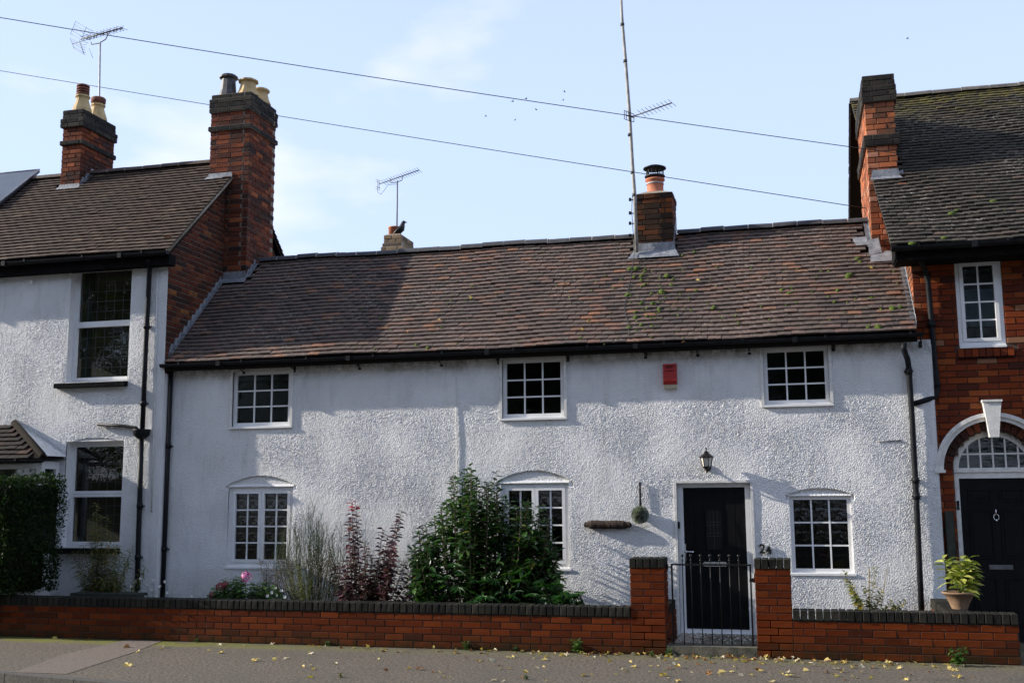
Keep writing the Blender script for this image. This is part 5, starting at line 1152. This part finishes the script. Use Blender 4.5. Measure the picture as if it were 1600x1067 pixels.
def shrub(t, stems, leaf, mats, stem_mat, limit=300, sw=.006, leafname='leaf', scale=(.08, .11), per=.03, start=.2, horiz=.3, key='front'):
    """stems: list of point lists; leaves set spirally along each"""
    sm = MB(); pl = []
    for pts in stems:
        pts = [Vector(p) for p in pts]; sm.tube(pts, [sw*(1-.7*k/(len(pts)-1)) for k in range(len(pts))], 5); L_ = [0]
        for a, b in zip(pts, pts[1:]): L_.append(L_[-1]+(b-a).length)
        s = L_[-1]*start; ang = random.uniform(0, 6)
        while s < L_[-1]:
            k = max(i for i in range(len(L_)) if L_[i] <= s); k = min(k, len(pts)-2); f = (s-L_[k])/(L_[k+1]-L_[k]); p = pts[k].lerp(pts[k+1], f); tdir = (pts[k+1]-pts[k]).normalized()
            ang += 2.4+random.uniform(-.4, .4); o_ = Vector((math.cos(ang), math.sin(ang), 0)); o_ = (o_-tdir*o_.dot(tdir)).normalized()
            pl.append((random.randrange(len(leaf)), lm_(p, o_+tdir*horiz+Vector((0, 0, random.uniform(-.2, .2))), random.uniform(*scale)*(1-.35*s/L_[-1]), random.uniform(-.5, .5)))); s += per*random.uniform(.7, 1.3)
    sm.build('stems', stem_mat, t)
    if key == 'front': pl.sort(key=lambda q: q[1].translation.y)
    return pl
def curved(p, d, L_, bend=.2, n=6, grav=0.):
    pts = [Vector(p)]; d = d.normalized()
    for k in range(n): d = (d+Vector((random.gauss(0, bend), random.gauss(0, bend), random.gauss(0, bend*.5)-grav))*.3).normalized(); pts.append(pts[-1]+d*L_/n)
    return pts
laurel = [leafmesh(1, .46, .15, .25), leafmesh(1, .52, .1, .4), leafmesh(1, .42, .2, .1)]
# big green shrub: profile traced as height by position
sh = thing('laurel_shrub', 'big dark green leafy shrub in front of the middle lower window', 'shrub', (-3.6, 12.75, .16))
stems = []
prof_px = lineinterp([(632, 930), (640, 890), (652, 830), (675, 800), (690, 780), (705, 745), (722, 738), (738, 733), (750, 760), (765, 750), (775, 738), (785, 775), (810, 790), (835, 785), (855, 800), (868, 850), (885, 935)])
def shtop(x, Y=12.75):   # pixel column -> height
    return None
for k in range(105):
    px = random.uniform(640, 872); yy = random.uniform(12.35, 13.15); topv = at(px, prof_px(px)+random.choice((random.uniform(-8, 12), random.uniform(10, 60))), yy); cxp = 740
    foot = at(cxp+(px-cxp)*.55, 945, yy); foot.z = .16
    mid = foot.lerp(topv, .55)+Vector(((topv.x-foot.x)*.25, 0, 0)); stems.append([foot, mid, topv-Vector((0, 0, .05))+Vector((random.uniform(-.03, .03), 0, 0)), topv])
for k in range(110):
    px = random.uniform(640, 880); py = random.uniform(prof_px(px)+40, 935); yy = random.uniform(12.3, 12.7); e = at(px, py, yy); stems.append([e+Vector((-.02, .2, -.15)), e+Vector((0, .1, -.05)), e, e+Vector((random.uniform(-.1, .1), -.06, random.uniform(.0, .08)))])
for (px, py) in ((722, 734), (776, 734), (741, 746), (705, 745), (730, 738), (772, 745)): 
    e = at(px, py, 12.7); stems.append([e+Vector((.02, 0, -.7)), e+Vector((.01, 0, -.4)), e+Vector((0, 0, -.2)), e])
pl = shrub(sh, stems, laurel, None, M['stem'], sw=.007, scale=(.115, .165), per=.026, start=.2, horiz=.35)
for k in range(2300):
    px = random.uniform(645, 872); py = random.uniform(prof_px(px)+40, 940); p = at(px, py, random.uniform(12.6, 13.1)); pl.append((random.randrange(3), lm_(p, rdir(.3), random.uniform(.07, .1), random.uniform(-1, 1))))
print('laurel leaves', len(pl)); pieces('leaf', sh, laurel, pl, M['leaf_laurel'], 300, 'foliage')
# fatsia: broad lobed leaves
def palmate(lobes=8):
    mb = MB(); vs = [(0, 0, 0)]; n = lobes*2+1
    for k in range(n):
        a = math.radians(-120+240*k/(n-1)); r = 1.0 if k % 2 else .42; r *= (1-.18*abs(a)/2); vs.append((r*math.sin(a), r*math.cos(a)+.1, -.18*r*r if k % 2 else .02))
    return mb.add(vs, [(0, k+1, k) for k in range(1, n)])
ft = thing('fatsia', 'low glossy plant with broad finger lobed leaves behind the wall coping', 'plant', (-3.2, 12.4, .16))
pal = [palmate(8), palmate(7)]; pl = []; stl = MB()
for k in range(75):
    px = random.choice([random.uniform(680, 850), random.uniform(840, 905)]); lo = 880 if px < 800 else 880+(px-800)*.45; py = random.uniform(lo, 945); p = at(px, py, random.uniform(12.1, 12.45))
    d = Vector((random.uniform(-1, 1), -.6, random.uniform(-.5, .3))); pl.append((random.randrange(2), lm_(p, d, random.uniform(.09, .16), random.uniform(-.4, .4)))); stl.tube([(p.x+.1, 12.6, .2), (p.x+.03, p.y+.08, p.z-.03), p], .005, 5)
stl.build('stems', M['stem_green'], ft); pieces('leaf', ft, pal, sorted(pl, key=lambda q: q[1].translation.y), M['leaf_fatsia'], 300)
# purple smoke bush
sb_ = thing('smoke_bush', 'purple leaved smoke bush with upright shoots and red tips against the white wall', 'shrub', (-5.3, 12.75, .16)); rl = [leafmesh(1, .75, .1, .1), leafmesh(1, .68, .15, .25)]
stems = []; f0 = at(575, 945, 12.7)
for (tx_, ty_, bx_) in ((549, 781, 560), (556, 790, 566), (545, 812, 552), (628, 796, 588), (620, 812, 590), (598, 825, 580), (640, 900, 600), (535, 880, 555), (610, 860, 588), (570, 850, 570), (580, 868, 575), (587, 885, 580), (578, 900, 572), (592, 905, 582), (568, 922, 565), (602, 925, 588), (590, 880, 580), (560, 900, 565), (525, 905, 555), (522, 885, 550), (632, 880, 600), (640, 925, 610), (615, 845, 595), (606, 835, 585), (530, 925, 550), (600, 915, 585), (550, 850, 560), (575, 900, 575), (615, 890, 590), (540, 925, 555)):
    a = at(bx_, 945, 12.7+random.uniform(-.2, .2)); a.z = .16; b = at(tx_, ty_, 12.6+random.uniform(-.25, .25)); stems.append([a, a.lerp(b, .4)+Vector(((b.x-a.x)*.0, 0, .03)), a.lerp(b, .75), b])
pl = shrub(sb_, stems, rl, None, M['stem'], sw=.008, scale=(.10, .135), per=.0165, start=.15, horiz=.15)
red = sorted(pl, key=lambda q: -q[1].translation.z)[:0]; tips = [q for q in pl if q[1].translation.z > at(549, 800, 12.6).z and q[1].translation.x < at(570, 800, 12.6).x]; rest = [q for q in pl if q not in tips]
print('smoke leaves', len(pl)); pieces('leaf', sb_, rl, tips, M['leaf_red'], 60); pieces('leaf', sb_, rl, rest, M['leaf_purple'], 240, 'foliage')
# broom: thin green wands
bm_ = thing('broom_bush', 'wispy broom bush of thin green upright twigs right of the lower left window', 'shrub', (-6.0, 12.9, .16)); tw = MB()
for k in range(170):
    px = random.gauss(490, 42); px = min(max(px, 412), 585); yy = random.uniform(12.6, 13.2); tp_ = lineinterp([(400, 900), (430, 850), (455, 800), (480, 782), (500, 800), (520, 830), (560, 810), (585, 860)])(px)
    b = at(px, tp_+abs(random.gauss(0, 40)), yy); a = at(490+(px-490)*.45+random.uniform(-8, 8), 940, yy); a.z = .16; m_ = a.lerp(b, .5)+Vector(((b.x-a.x)*.3+random.gauss(0, .03), random.uniform(-.08, .08), 0)); b += Vector((random.gauss(0, .04), 0, 0)); tw.tube([a, a.lerp(m_, .5)+Vector((random.gauss(0, .015), 0, 0)), m_, m_.lerp(b, .5)+Vector((random.gauss(0, .015), 0, 0)), b], [.004, .0035, .003, .002, .0012], 3, False)
    for q_ in range(6): p = m_.lerp(b, random.random()); tw.tube([p, p+Vector((random.uniform(-.09, .09), random.uniform(-.05, .05), random.uniform(.08, .2)))], [.0022, .001], 3, False)
tw.build('twigs', M['leaf_broom'], bm_)
dt = MB()
for k in range(900):
    px = random.uniform(405, 640); py = random.uniform(875, 940); p = at(px, py, random.uniform(12.4, 12.9)); dt.tube([p, p+rdir(.3)*random.uniform(.08, .2)], [.003, .0015], 3, False)
tag(dt.build('dark_twigs', M['stem'], bm_), kind='stuff')
# goldenrod
gd = thing('goldenrod', 'yellow flowering goldenrod spray among the dark twigs', 'plant', (-6.1, 12.4, .16)); stems = []; fy = MB()
for (tx_, ty_) in ((460, 872), (468, 885), (452, 890), (478, 895), (485, 905), (445, 905), (470, 900)):
    a = at(478, 945, 12.4); a.z = .16; b = at(tx_, ty_, 12.35); stems.append([a, a.lerp(b, .5), b])
sl2 = [leafmesh(1, .2, .1, .3)]; pl = shrub(gd, stems, sl2, None, M['stem_green'], sw=.004, scale=(.05, .08), per=.010, start=.1)
pieces('leaf', gd, sl2, pl, M['leaf_golden'], 300, 'foliage')
# hydrangea with pink and dusky heads
hy = thing('hydrangea', 'leafy green hydrangea with one pink and two dusky red flower heads', 'plant', (-6.9, 12.4, .16)); bl = [leafmesh(1, .62, .12, .2), leafmesh(1, .55, .1, .3)]; pl = []
hp_ = lineinterp([(318, 935), (335, 912), (350, 902), (370, 898), (395, 905), (420, 908), (440, 918), (452, 935)])
stems = []
for k in range(190):
    px = random.uniform(318, 450); b = at(px, hp_(px)+random.uniform(0, 20), random.uniform(12.2, 12.7)); a = Vector((b.x*.6+at(385, 940, 12.4).x*.4, b.y, .16)); stems.append([a, a.lerp(b, .6), b])
pl = shrub(hy, stems, bl, None, M['stem_green'], sw=.005, scale=(.08, .12), per=.03, start=.2, horiz=.1)
pieces('leaf', hy, bl, pl, M['leaf_light'], 300, 'foliage')
def head(px, py, r, m, Y=12.3):
    c = at(px, py, Y); mb = MB()
    for k in range(110):
        d = rdir(.3); p = c+d*r; a = d.orthogonal().normalized(); b = d.cross(a); s = .014; mb.add([p+a*s, p+b*s, p-a*s, p-b*s], [(0, 1, 2, 3)])
    mb.build('flower_head', M[m], hy)
head(385, 901, .065, 'petal_pink'); head(345, 917, .06, 'petal_dusky'); head(332, 930, .045, 'petal_dusky'); head(352, 913, .04, 'petal_dusky')
def daisies(name, label, spots_, Y, leafcol='leaf_light', fern=0):
    t = thing(name, label, 'plant', (spots_[0][0] and at(spots_[0][0], 940, Y).x, Y, .16)); st_ = MB(); pt_ = MB(); lf_ = []
    for (px, py) in spots_:
        p = at(px, py, Y+random.uniform(-.1, .1)); st_.tube([(p.x+random.uniform(-.03, .03), p.y+.03, .16), p-Vector((0, 0, .01))], .002, 3, False)
        for k in range(6): a = k*math.pi/3; d = Vector((math.cos(a), -.35, math.sin(a)))*.022; e = Vector((math.cos(a+.5), -.3, math.sin(a+.5)))*.017; pt_.add([p, p+e, p+d*1.1, p+Vector((math.cos(a-.5), -.3, math.sin(a-.5)))*.017], [(0, 1, 2, 3)])
        for k in range(9): q_ = Vector((p.x, p.y, random.uniform(.2, max(.22, p.z-.03)))); lf_.append((0, lm_(q_, rdir(.2), random.uniform(.03, .06), 0)))
    st_.build('stems', M['stem_green'], t); pt_.build('petals', M['petal_white'], t); pieces('foliage', t, sl2, lf_, M[leafcol], 0)
daisies('daisy_plant', 'small white daisies at the foot of the hydrangea', [(425, 925), (432, 930), (440, 922), (436, 938), (427, 936), (418, 930), (445, 932), (412, 938), (430, 918), (450, 938), (300, 930)], 12.25)
daisies('gaura_plant', 'airy plant with scattered small white flowers below the left downpipe', [(205, 915), (212, 908), (220, 903), (218, 925), (232, 912), (238, 920), (250, 915), (200, 930), (228, 932), (246, 930), (262, 925), (258, 908), (222, 940), (268, 935), (196, 922), (290, 935), (212, 936), (240, 905)], 12.55)
# bamboo and fern on the left
bb_ = thing('bamboo', 'tall yellowing bamboo clump in front of the lower left house window', 'plant', (-9.0, 12.7, .15)); stems = []
for (tx_, ty_) in [(150, 785), (146, 800), (158, 805), (168, 805), (140, 820), (172, 830), (130, 850), (180, 850), (150, 830), (160, 845), (142, 860), (190, 865), (125, 880), (112, 862), (200, 870)]+[(random.gauss(158, 26), random.uniform(850, 920)) for _ in range(22)]:
    a = at(160+(tx_-160)*.3, 945, 12.7); a.z = .15; b = at(tx_, ty_, 12.6+random.uniform(-.2, .2)); stems.append([a, a.lerp(b, .5), a.lerp(b, .85)+Vector((0, 0, .02)), b])
sl3 = [leafmesh(1, .16, .05, .3), leafmesh(1, .2, .05, .5)]; pl = shrub(bb_, stems, sl3, None, M['stem_tan'], sw=.005, scale=(.09, .15), per=.0075, start=.2, horiz=.3)
pieces('leaf', bb_, sl3, pl, M['leaf_bamboo'], 300, 'foliage')
fe = thing('fern', 'dark green fern spreading between the hedge and the bamboo', 'plant', (-9.1, 12.4, .15)); stems = []
for k in range(34):
    a = at(random.uniform(110, 150), 945, 12.4); a.z = .15; an = random.uniform(0, math.pi*2); L_ = random.uniform(.3, .55); dd_ = Vector((math.cos(an), math.sin(an)*.5, 0)); stems.append([a, a+dd_*L_*.3+Vector((0, 0, L_*.45)), a+dd_*L_*.65+Vector((0, 0, L_*.55)), a+dd_*L_+Vector((0, 0, L_*.4))])
pl = shrub(fe, stems, sl3, None, M['stem_green'], sw=.003, scale=(.07, .10), per=.009, start=.2, horiz=.2); pieces('leaf', fe, sl3, pl, M['leaf_fern'], 300, 'foliage')
# dark planter trough behind the coping at the left
o = MB().box((-9.0, 12.3, .15), (-8.05, 12.55, .50)).build('planter_trough', M['timber']); tag(o, 'dark trough planter behind the coping below the left downpipe', 'planter')
# hedge
hg = thing('hedge', 'dense clipped dark hedge at the far left behind the garden wall', 'hedge', (-10.6, 12.4, 0)); pl = []; hm = [leafmesh(1, .5, .15, .2, 2), leafmesh(1, .6, .1, .1, 2)]
hx0, hx1, hy0, hy1, hz1 = -13.8, -9.36, 11.56, 12.62, 1.93
core = MB(); nx_, ny_ = 30, 6
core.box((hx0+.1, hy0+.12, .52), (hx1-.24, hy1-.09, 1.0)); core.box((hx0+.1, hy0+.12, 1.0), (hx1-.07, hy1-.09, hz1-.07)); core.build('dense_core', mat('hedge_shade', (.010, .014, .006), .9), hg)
def bulge(x, z): return .03*math.sin(x*3.1+z*2)+.025*math.sin(x*7+z*5)+.02*math.sin(z*9+x)
for k in range(40000):
    f = random.random()
    if f < .62: x, z = random.uniform(-11.6, hx1), random.uniform(.25, hz1); p = Vector((x, hy0+.25*max(0, .6-z)+random.uniform(-.03, .10)+bulge(x, z), z)); nrm = Vector((0, -1, .25))
    elif f < .88: y, z = random.uniform(hy0, hy1), random.uniform(.1, hz1); p = Vector((hx1-random.uniform(-.03, .12)+bulge(y, z)+.02*math.sin(z*4), y, z)); nrm = Vector((1, 0, .25))
    else: x, y = random.uniform(-11.6, hx1), random.uniform(hy0, hy1); p = Vector((x, y, hz1-random.uniform(-.04, .08)+bulge(x, y)*.6)); nrm = Vector((0, 0, 1))
    if p.z < .5 and p.x > -9.75: continue
    p.x -= .20*max(0, 1.0-p.z)*(p.x > -10.2)
    d = rdir(.4); d = (d+nrm*.5).normalized(); pl.append((k % 2, lm_(p, d, random.uniform(.03, .052), random.uniform(-1, 1))))
pieces('foliage', hg, hm, pl, M['leaf_hedge'], 0)
tag(MB().build('x', M['stem']) if False else hg, None)
# rose-like plant at the right
rs_ = thing('rose_bush', 'sparse yellowing bush with a few orange leaves below the right window', 'shrub', (.85, 12.9, .12)); stems = []
for (tx_, ty_) in ((1318, 892), (1368, 884), (1325, 905), (1338, 930), (1352, 915), (1375, 935), (1395, 940), (1415, 940), (1345, 940), (1360, 930), (1385, 950), (1330, 915), (1378, 920), (1405, 948)):
    a = at(1355, 952, 12.8); a.z = .12; b = at(tx_, ty_, 12.75+random.uniform(-.15, .15)); stems.append([a, a.lerp(b, .5)+Vector((0, 0, .05)), b])
bl2 = [leafmesh(1, .5, .1, .2)]; pl = shrub(rs_, stems, bl2, None, M['stem_tan'], sw=.0045, scale=(.07, .10), per=.010, start=.25, horiz=.3); pieces('leaf', rs_, bl2, pl, M['leaf_rose'], 300, 'foliage')
MB().tube([at(1358, 952, 12.85), at(1358, 886, 12.85)], .006, 5).tube([at(1376, 952, 12.85), at(1386, 888, 12.85)], .004, 5).build('cane', M['stem_tan'], rs_)
# potted aucuba
pcx, pcy = at(1499, 940, 12.30).x, 12.30; pz = .44
pt = thing('planter_pot', 'flared pale terracotta pot at the end of the right wall', 'pot', (pcx, pcy, pz))
MB().lathe([(.062, 0), (.068, .03), (.105, .12), (.150, .20), (.165, .205), (.168, .222), (.15, .222), (.13, .17)], (pcx, pcy, pz), 28).build('pot_body', M['planter'], pt); MB().lathe([(.155, .19), (.15, .195)], (pcx, pcy, pz), 20).build('soil', M['soil'], pt)
au = thing('variegated_shrub', 'yellow and green spotted shrub growing in the terracotta pot', 'plant', (pcx, pcy, pz+.2)); stems = []
for k in range(13):
    an = random.uniform(0, 6.28); L_ = random.uniform(.20, .42); e = random.uniform(.3, 1); stems.append([(pcx, pcy, pz+.18), (pcx+math.cos(an)*.07, pcy+math.sin(an)*.07, pz+.18+L_*.45), (pcx+math.cos(an)*.17*e, pcy+math.sin(an)*.15*e, pz+.2+L_*.95)])
al_ = [leafmesh(1, .36, .12, .25), leafmesh(1, .42, .1, .4)]; pl = shrub(au, stems, al_, None, M['stem_green'], sw=.005, scale=(.17, .23), per=.02, start=.3, horiz=.45); pieces('leaf', au, al_, pl, M['leaf_aucuba'], 300)
# weeds at the foot of the wall
weeds = [((340, 995), 'tiny weed in the moss at the shaded left foot of the wall', .05, 'leaf_light'), ((540, 1000), 'weed tuft among leaves below the smoke bush', .06, 'leaf_light'), ((757, 1002), 'small leafy weed at the wall foot below the middle window', .10, 'leaf_light'), ((820, 1010), 'short weed at the wall foot with a pale leaf beside it', .07, 'leaf_fern'),
    ((911, 1015), 'upright spindly weed against the wall left of the left pillar', .17, 'leaf_light'), ((1018, 1026), 'low bright weed at the foot of the left pillar', .07, 'leaf_light'), ((1046, 1024), 'grassy tuft between the left pillar and the step', .09, 'leaf_light'), ((1110, 1028), 'small tuft before the middle of the gate step', .04, 'leaf_light'),
    ((1497, 1040), 'largest weed, sprawling from the foot of the right wall', .20, 'leaf_light'), ((823, 1061), 'grass tuft in the open pavement at the bottom edge', .05, 'leaf_light'), ((532, 1058), 'mossy tuft in the pavement near the kerb below the smoke bush', .05, 'leaf_rose')]
for (pxy, lab, h, mm) in weeds:
    b = onground(*pxy); b.y = min(b.y, YW-.01-h*.15); t = thing('weed', lab, 'weed', (b.x, b.y, 0), 'weeds along the foot of the wall' if pxy[1] < 1050 else None); stems = []
    for k in range(7): an = random.uniform(0, 6.28); w_ = h*random.uniform(.2, .6); stems.append([b, b+Vector((math.cos(an)*w_*.5, -abs(math.sin(an))*w_*.4, h*.6)), b+Vector((math.cos(an)*w_, -abs(math.sin(an))*w_*.6, h*random.uniform(.6, 1)))])
    pl = shrub(t, stems, bl2, None, M['stem_green'], sw=.0025, scale=(h*.3+.012, h*.4+.018), per=.014, start=.15); pieces('foliage', t, bl2, pl, M[mm], 0)

# ---------------------------------------------------------------- fallen leaves
def maple(seed):
    r = random.Random(seed); mb = MB(); vs = [(0, 0, .1)]; n = 11
    for k in range(n): a = 2*math.pi*k/n; q = (1 if k % 2 else .5)*r.uniform(.7, 1.2); vs.append((q*math.cos(a), q*math.sin(a), r.uniform(0, .45)))
    return mb.add(vs, [(0, 1+k, 1+(k+1) % n) for k in range(n)])
def oval(seed):
    r = random.Random(seed); return leafmesh(1.6, .9, r.uniform(.2, .6), r.uniform(-.3, .2), 3)
kinds = [('yellow', 'leaf_dry', 'small dry yellow leaf fallen on the pavement'), ('brown', 'leaf_brown', 'small curled brown leaf fallen on the pavement'), ('pale', 'leaf_pale', 'small pale withered leaf fallen on the pavement')]
lmesh = {k: [f_(s).mesh('fallen_leaf', M[mn]) for s in range(3) for f_ in (maple, oval)] for k, mn, _ in kinds}
posn = [(570, 1050*0+1012)]
pts = [(203, 1011, 1, 1.6), (247, 1014, 0, 1.6), (255, 1012, 2, 1.3), (200, 1040, 0, 1.7), (215, 1019, 0, 1.1), (170, 993, 1, .9), (94, 994, 0, .9), (115, 993, 0, 1.2), (398, 1033, 0, 1.5), (475, 1044, 0, 1.1), (485, 1038, 0, .9), (347, 1020, 0, 1.3), (327, 1017, 0, 1), (435, 1017, 0, 1.3), (655, 1046, 1, 1.5), (747, 1033, 0, 1.3), (767, 1032, 2, 1.5), (1037, 1056, 0, 1.6), (1121, 1052, 0, 1.7), (1108, 1053, 1, 1.3), (1232, 1057, 0, 1.5), (1056, 1043, 0, 1.4), (990, 1042, 0, 1.0), (1086, 1028, 1, 1.5), (1200, 1027, 2, 1.6), (1312, 1056, 0, 1.3), (1290, 1051, 1, 1.2), (1140, 1027, 1, 2), (1150, 1030, 1, 1.6), (842, 1014, 1, 1.7), (775, 1014, 2, 1.2), (1013, 1024, 1, 1.5), (975, 1024, 0, 1.5), (985, 1023, 2, 1.4)]
for i in range(290):
    px = random.triangular(260, 1600, 1250); base = 1000+(px-300)*.0312
    py = base+abs(random.gauss(0, 5)) if random.random() < .62 else random.uniform(base, 1066)
    pts.append((px, py, random.choices((0, 1, 2), (.5, .25, .25))[0], random.uniform(.55, 1.25)))
for (px, py, k, s) in pts:
    p = onground(px, py); 
    if p.y > YW-.03: p.y = YW-.03-random.uniform(0, .05)
    kk, mn, lab = kinds[k]; o = bpy.data.objects.new('fallen_leaf', random.choice(lmesh[kk])); C.objects.link(o)
    s *= .036; o.matrix_world = Matrix.Translation((p.x, p.y, .006)) @ Euler((random.gauss(0, .35), random.gauss(0, .35), random.uniform(0, 6.3))).to_matrix().to_4x4() @ Matrix.Diagonal((s, s, s, 1)); tag(o, lab, 'leaf', 'fallen %s leaves on the pavement' % kk)
# a few leaves caught on the roof
for (px, py, k) in ((735, 465, 0), (686, 500, 0), (637, 520, 1), (1090, 438, 0), (909, 515, 0), (1360, 418, 0), (1071, 534, 1)):
    v = onslope(px, py, CY, CZ+.05, CS); o = bpy.data.objects.new('roof_leaf', lmesh[kinds[k][0]][k]); C.objects.link(o); s = .035; o.matrix_world = Matrix.Translation(v) @ Matrix.Rotation(.8, 4, 'X') @ Matrix.Rotation(random.uniform(0, 6), 4, 'Z') @ Matrix.Diagonal((s, s, s, 1)); tag(o, 'dry %s leaf lying on the tiles of the cottage roof' % kinds[k][0], 'leaf', 'leaves lying on the cottage roof')

# ================================================================= TREES OUT OF FRAME (their shade and reflections are in the photograph)
def tree_mesh(seed, H_=11, R_=3.8, nleaf=9000, ls=.26):
    r = random.Random(seed); tr = MB(); lf_ = []; tr.tube([(0, 0, -.2), (.1, 0, H_*.25), (-.1, .1, H_*.5), (0, 0, H_*.85)], [.30, .24, .18, .04], 8)
    cl = []
    for k in range(26):
        a = r.uniform(0, 6.28); z = r.uniform(H_*.28, H_*.95); q = R_*math.sqrt(max(.05, 1-((z-H_*.6)/(H_*.45))**2))*r.uniform(.3, 1); c = Vector((q*math.cos(a), q*math.sin(a), z)); cl.append(c); tr.tube([(0, 0, z*.7), c*.5+Vector((0, 0, z*.42)), c], [.09, .06, .02], 5)
    for k in range(nleaf):
        c = r.choice(cl); d = Vector((r.gauss(0, 1), r.gauss(0, 1), r.gauss(0, .8)))*.75; lf_.append((0, lm_(c+d, Vector((r.gauss(0, 1), r.gauss(0, 1), r.gauss(0, 1))), ls*r.uniform(.6, 1.3))))
    return tr, lf_
tlm = [leafmesh(1, .8, .1, .2, 2)]
first = None
TREES = [(-13.6, 4.2, 0, .85, 0), (-9, -8, 1.0, 1.15, 0), (-3.5, -9, 2.2, 1.25, 1), (2.5, -8, .3, 1.1, 0), (-15, -9, 4, 1.2, 1), (8.5, -9, 3, 1.2, 1), (-21, -9, 5, 1.1, 0), (14, -8, 2, 1.1, 0), (-12, -15, 2, 1.5, 1), (0, -15, 3, 1.5, 0), (-27, -7, 1, 1.3, 1)]
tlab = ['street tree left of the view, by the kerb', 'tree across the road, opposite the left chimneys', 'tree across the road, opposite the cottage windows', 'tree across the road, opposite the gate', 'tree across the road far to the left', 'tree across the road, right of the gate', 'leftmost tree across the road', 'rightmost tree across the road', 'tall tree in the second row on the left', 'tall tree in the second row in the middle', 'farthest left tree across the road']
protos = []
for s in (3, 4):
    tr, lf_ = tree_mesh(s); V = []; Fc = []; base = 0; v0_ = np.array(tlm[0].v)
    for i_, Mx in lf_: A = np.array(Mx); V.append(v0_ @ A[:3, :3].T+A[:3, 3]); Fc += [tuple(q+base for q in f) for f in tlm[0].f]; base += len(v0_)
    me = bpy.data.meshes.new('crown'); me.from_pydata(np.concatenate(V).tolist(), [], Fc); me.materials.append(M['leaf_tree']); protos.append((tr.mesh('trunk', M['bark']), me))
for (x, y, a, s, k), lab in zip(TREES, tlab):
    t = bpy.data.objects.new('broadleaf_tree', None); C.objects.link(t); t.matrix_world = Matrix.Translation((x, y, -.15)) @ Matrix.Rotation(a, 4, 'Z') @ Matrix.Scale(s, 4); tag(t, lab, 'tree', 'roadside trees')
    for nm, me in zip(('trunk', 'crown'), protos[k]): o = bpy.data.objects.new(nm, me); C.objects.link(o); o.parent = t
print('objects', len(bpy.data.objects), 'tris', sum(len(o.data.polygons) for o in bpy.data.objects if o.type == 'MESH'))
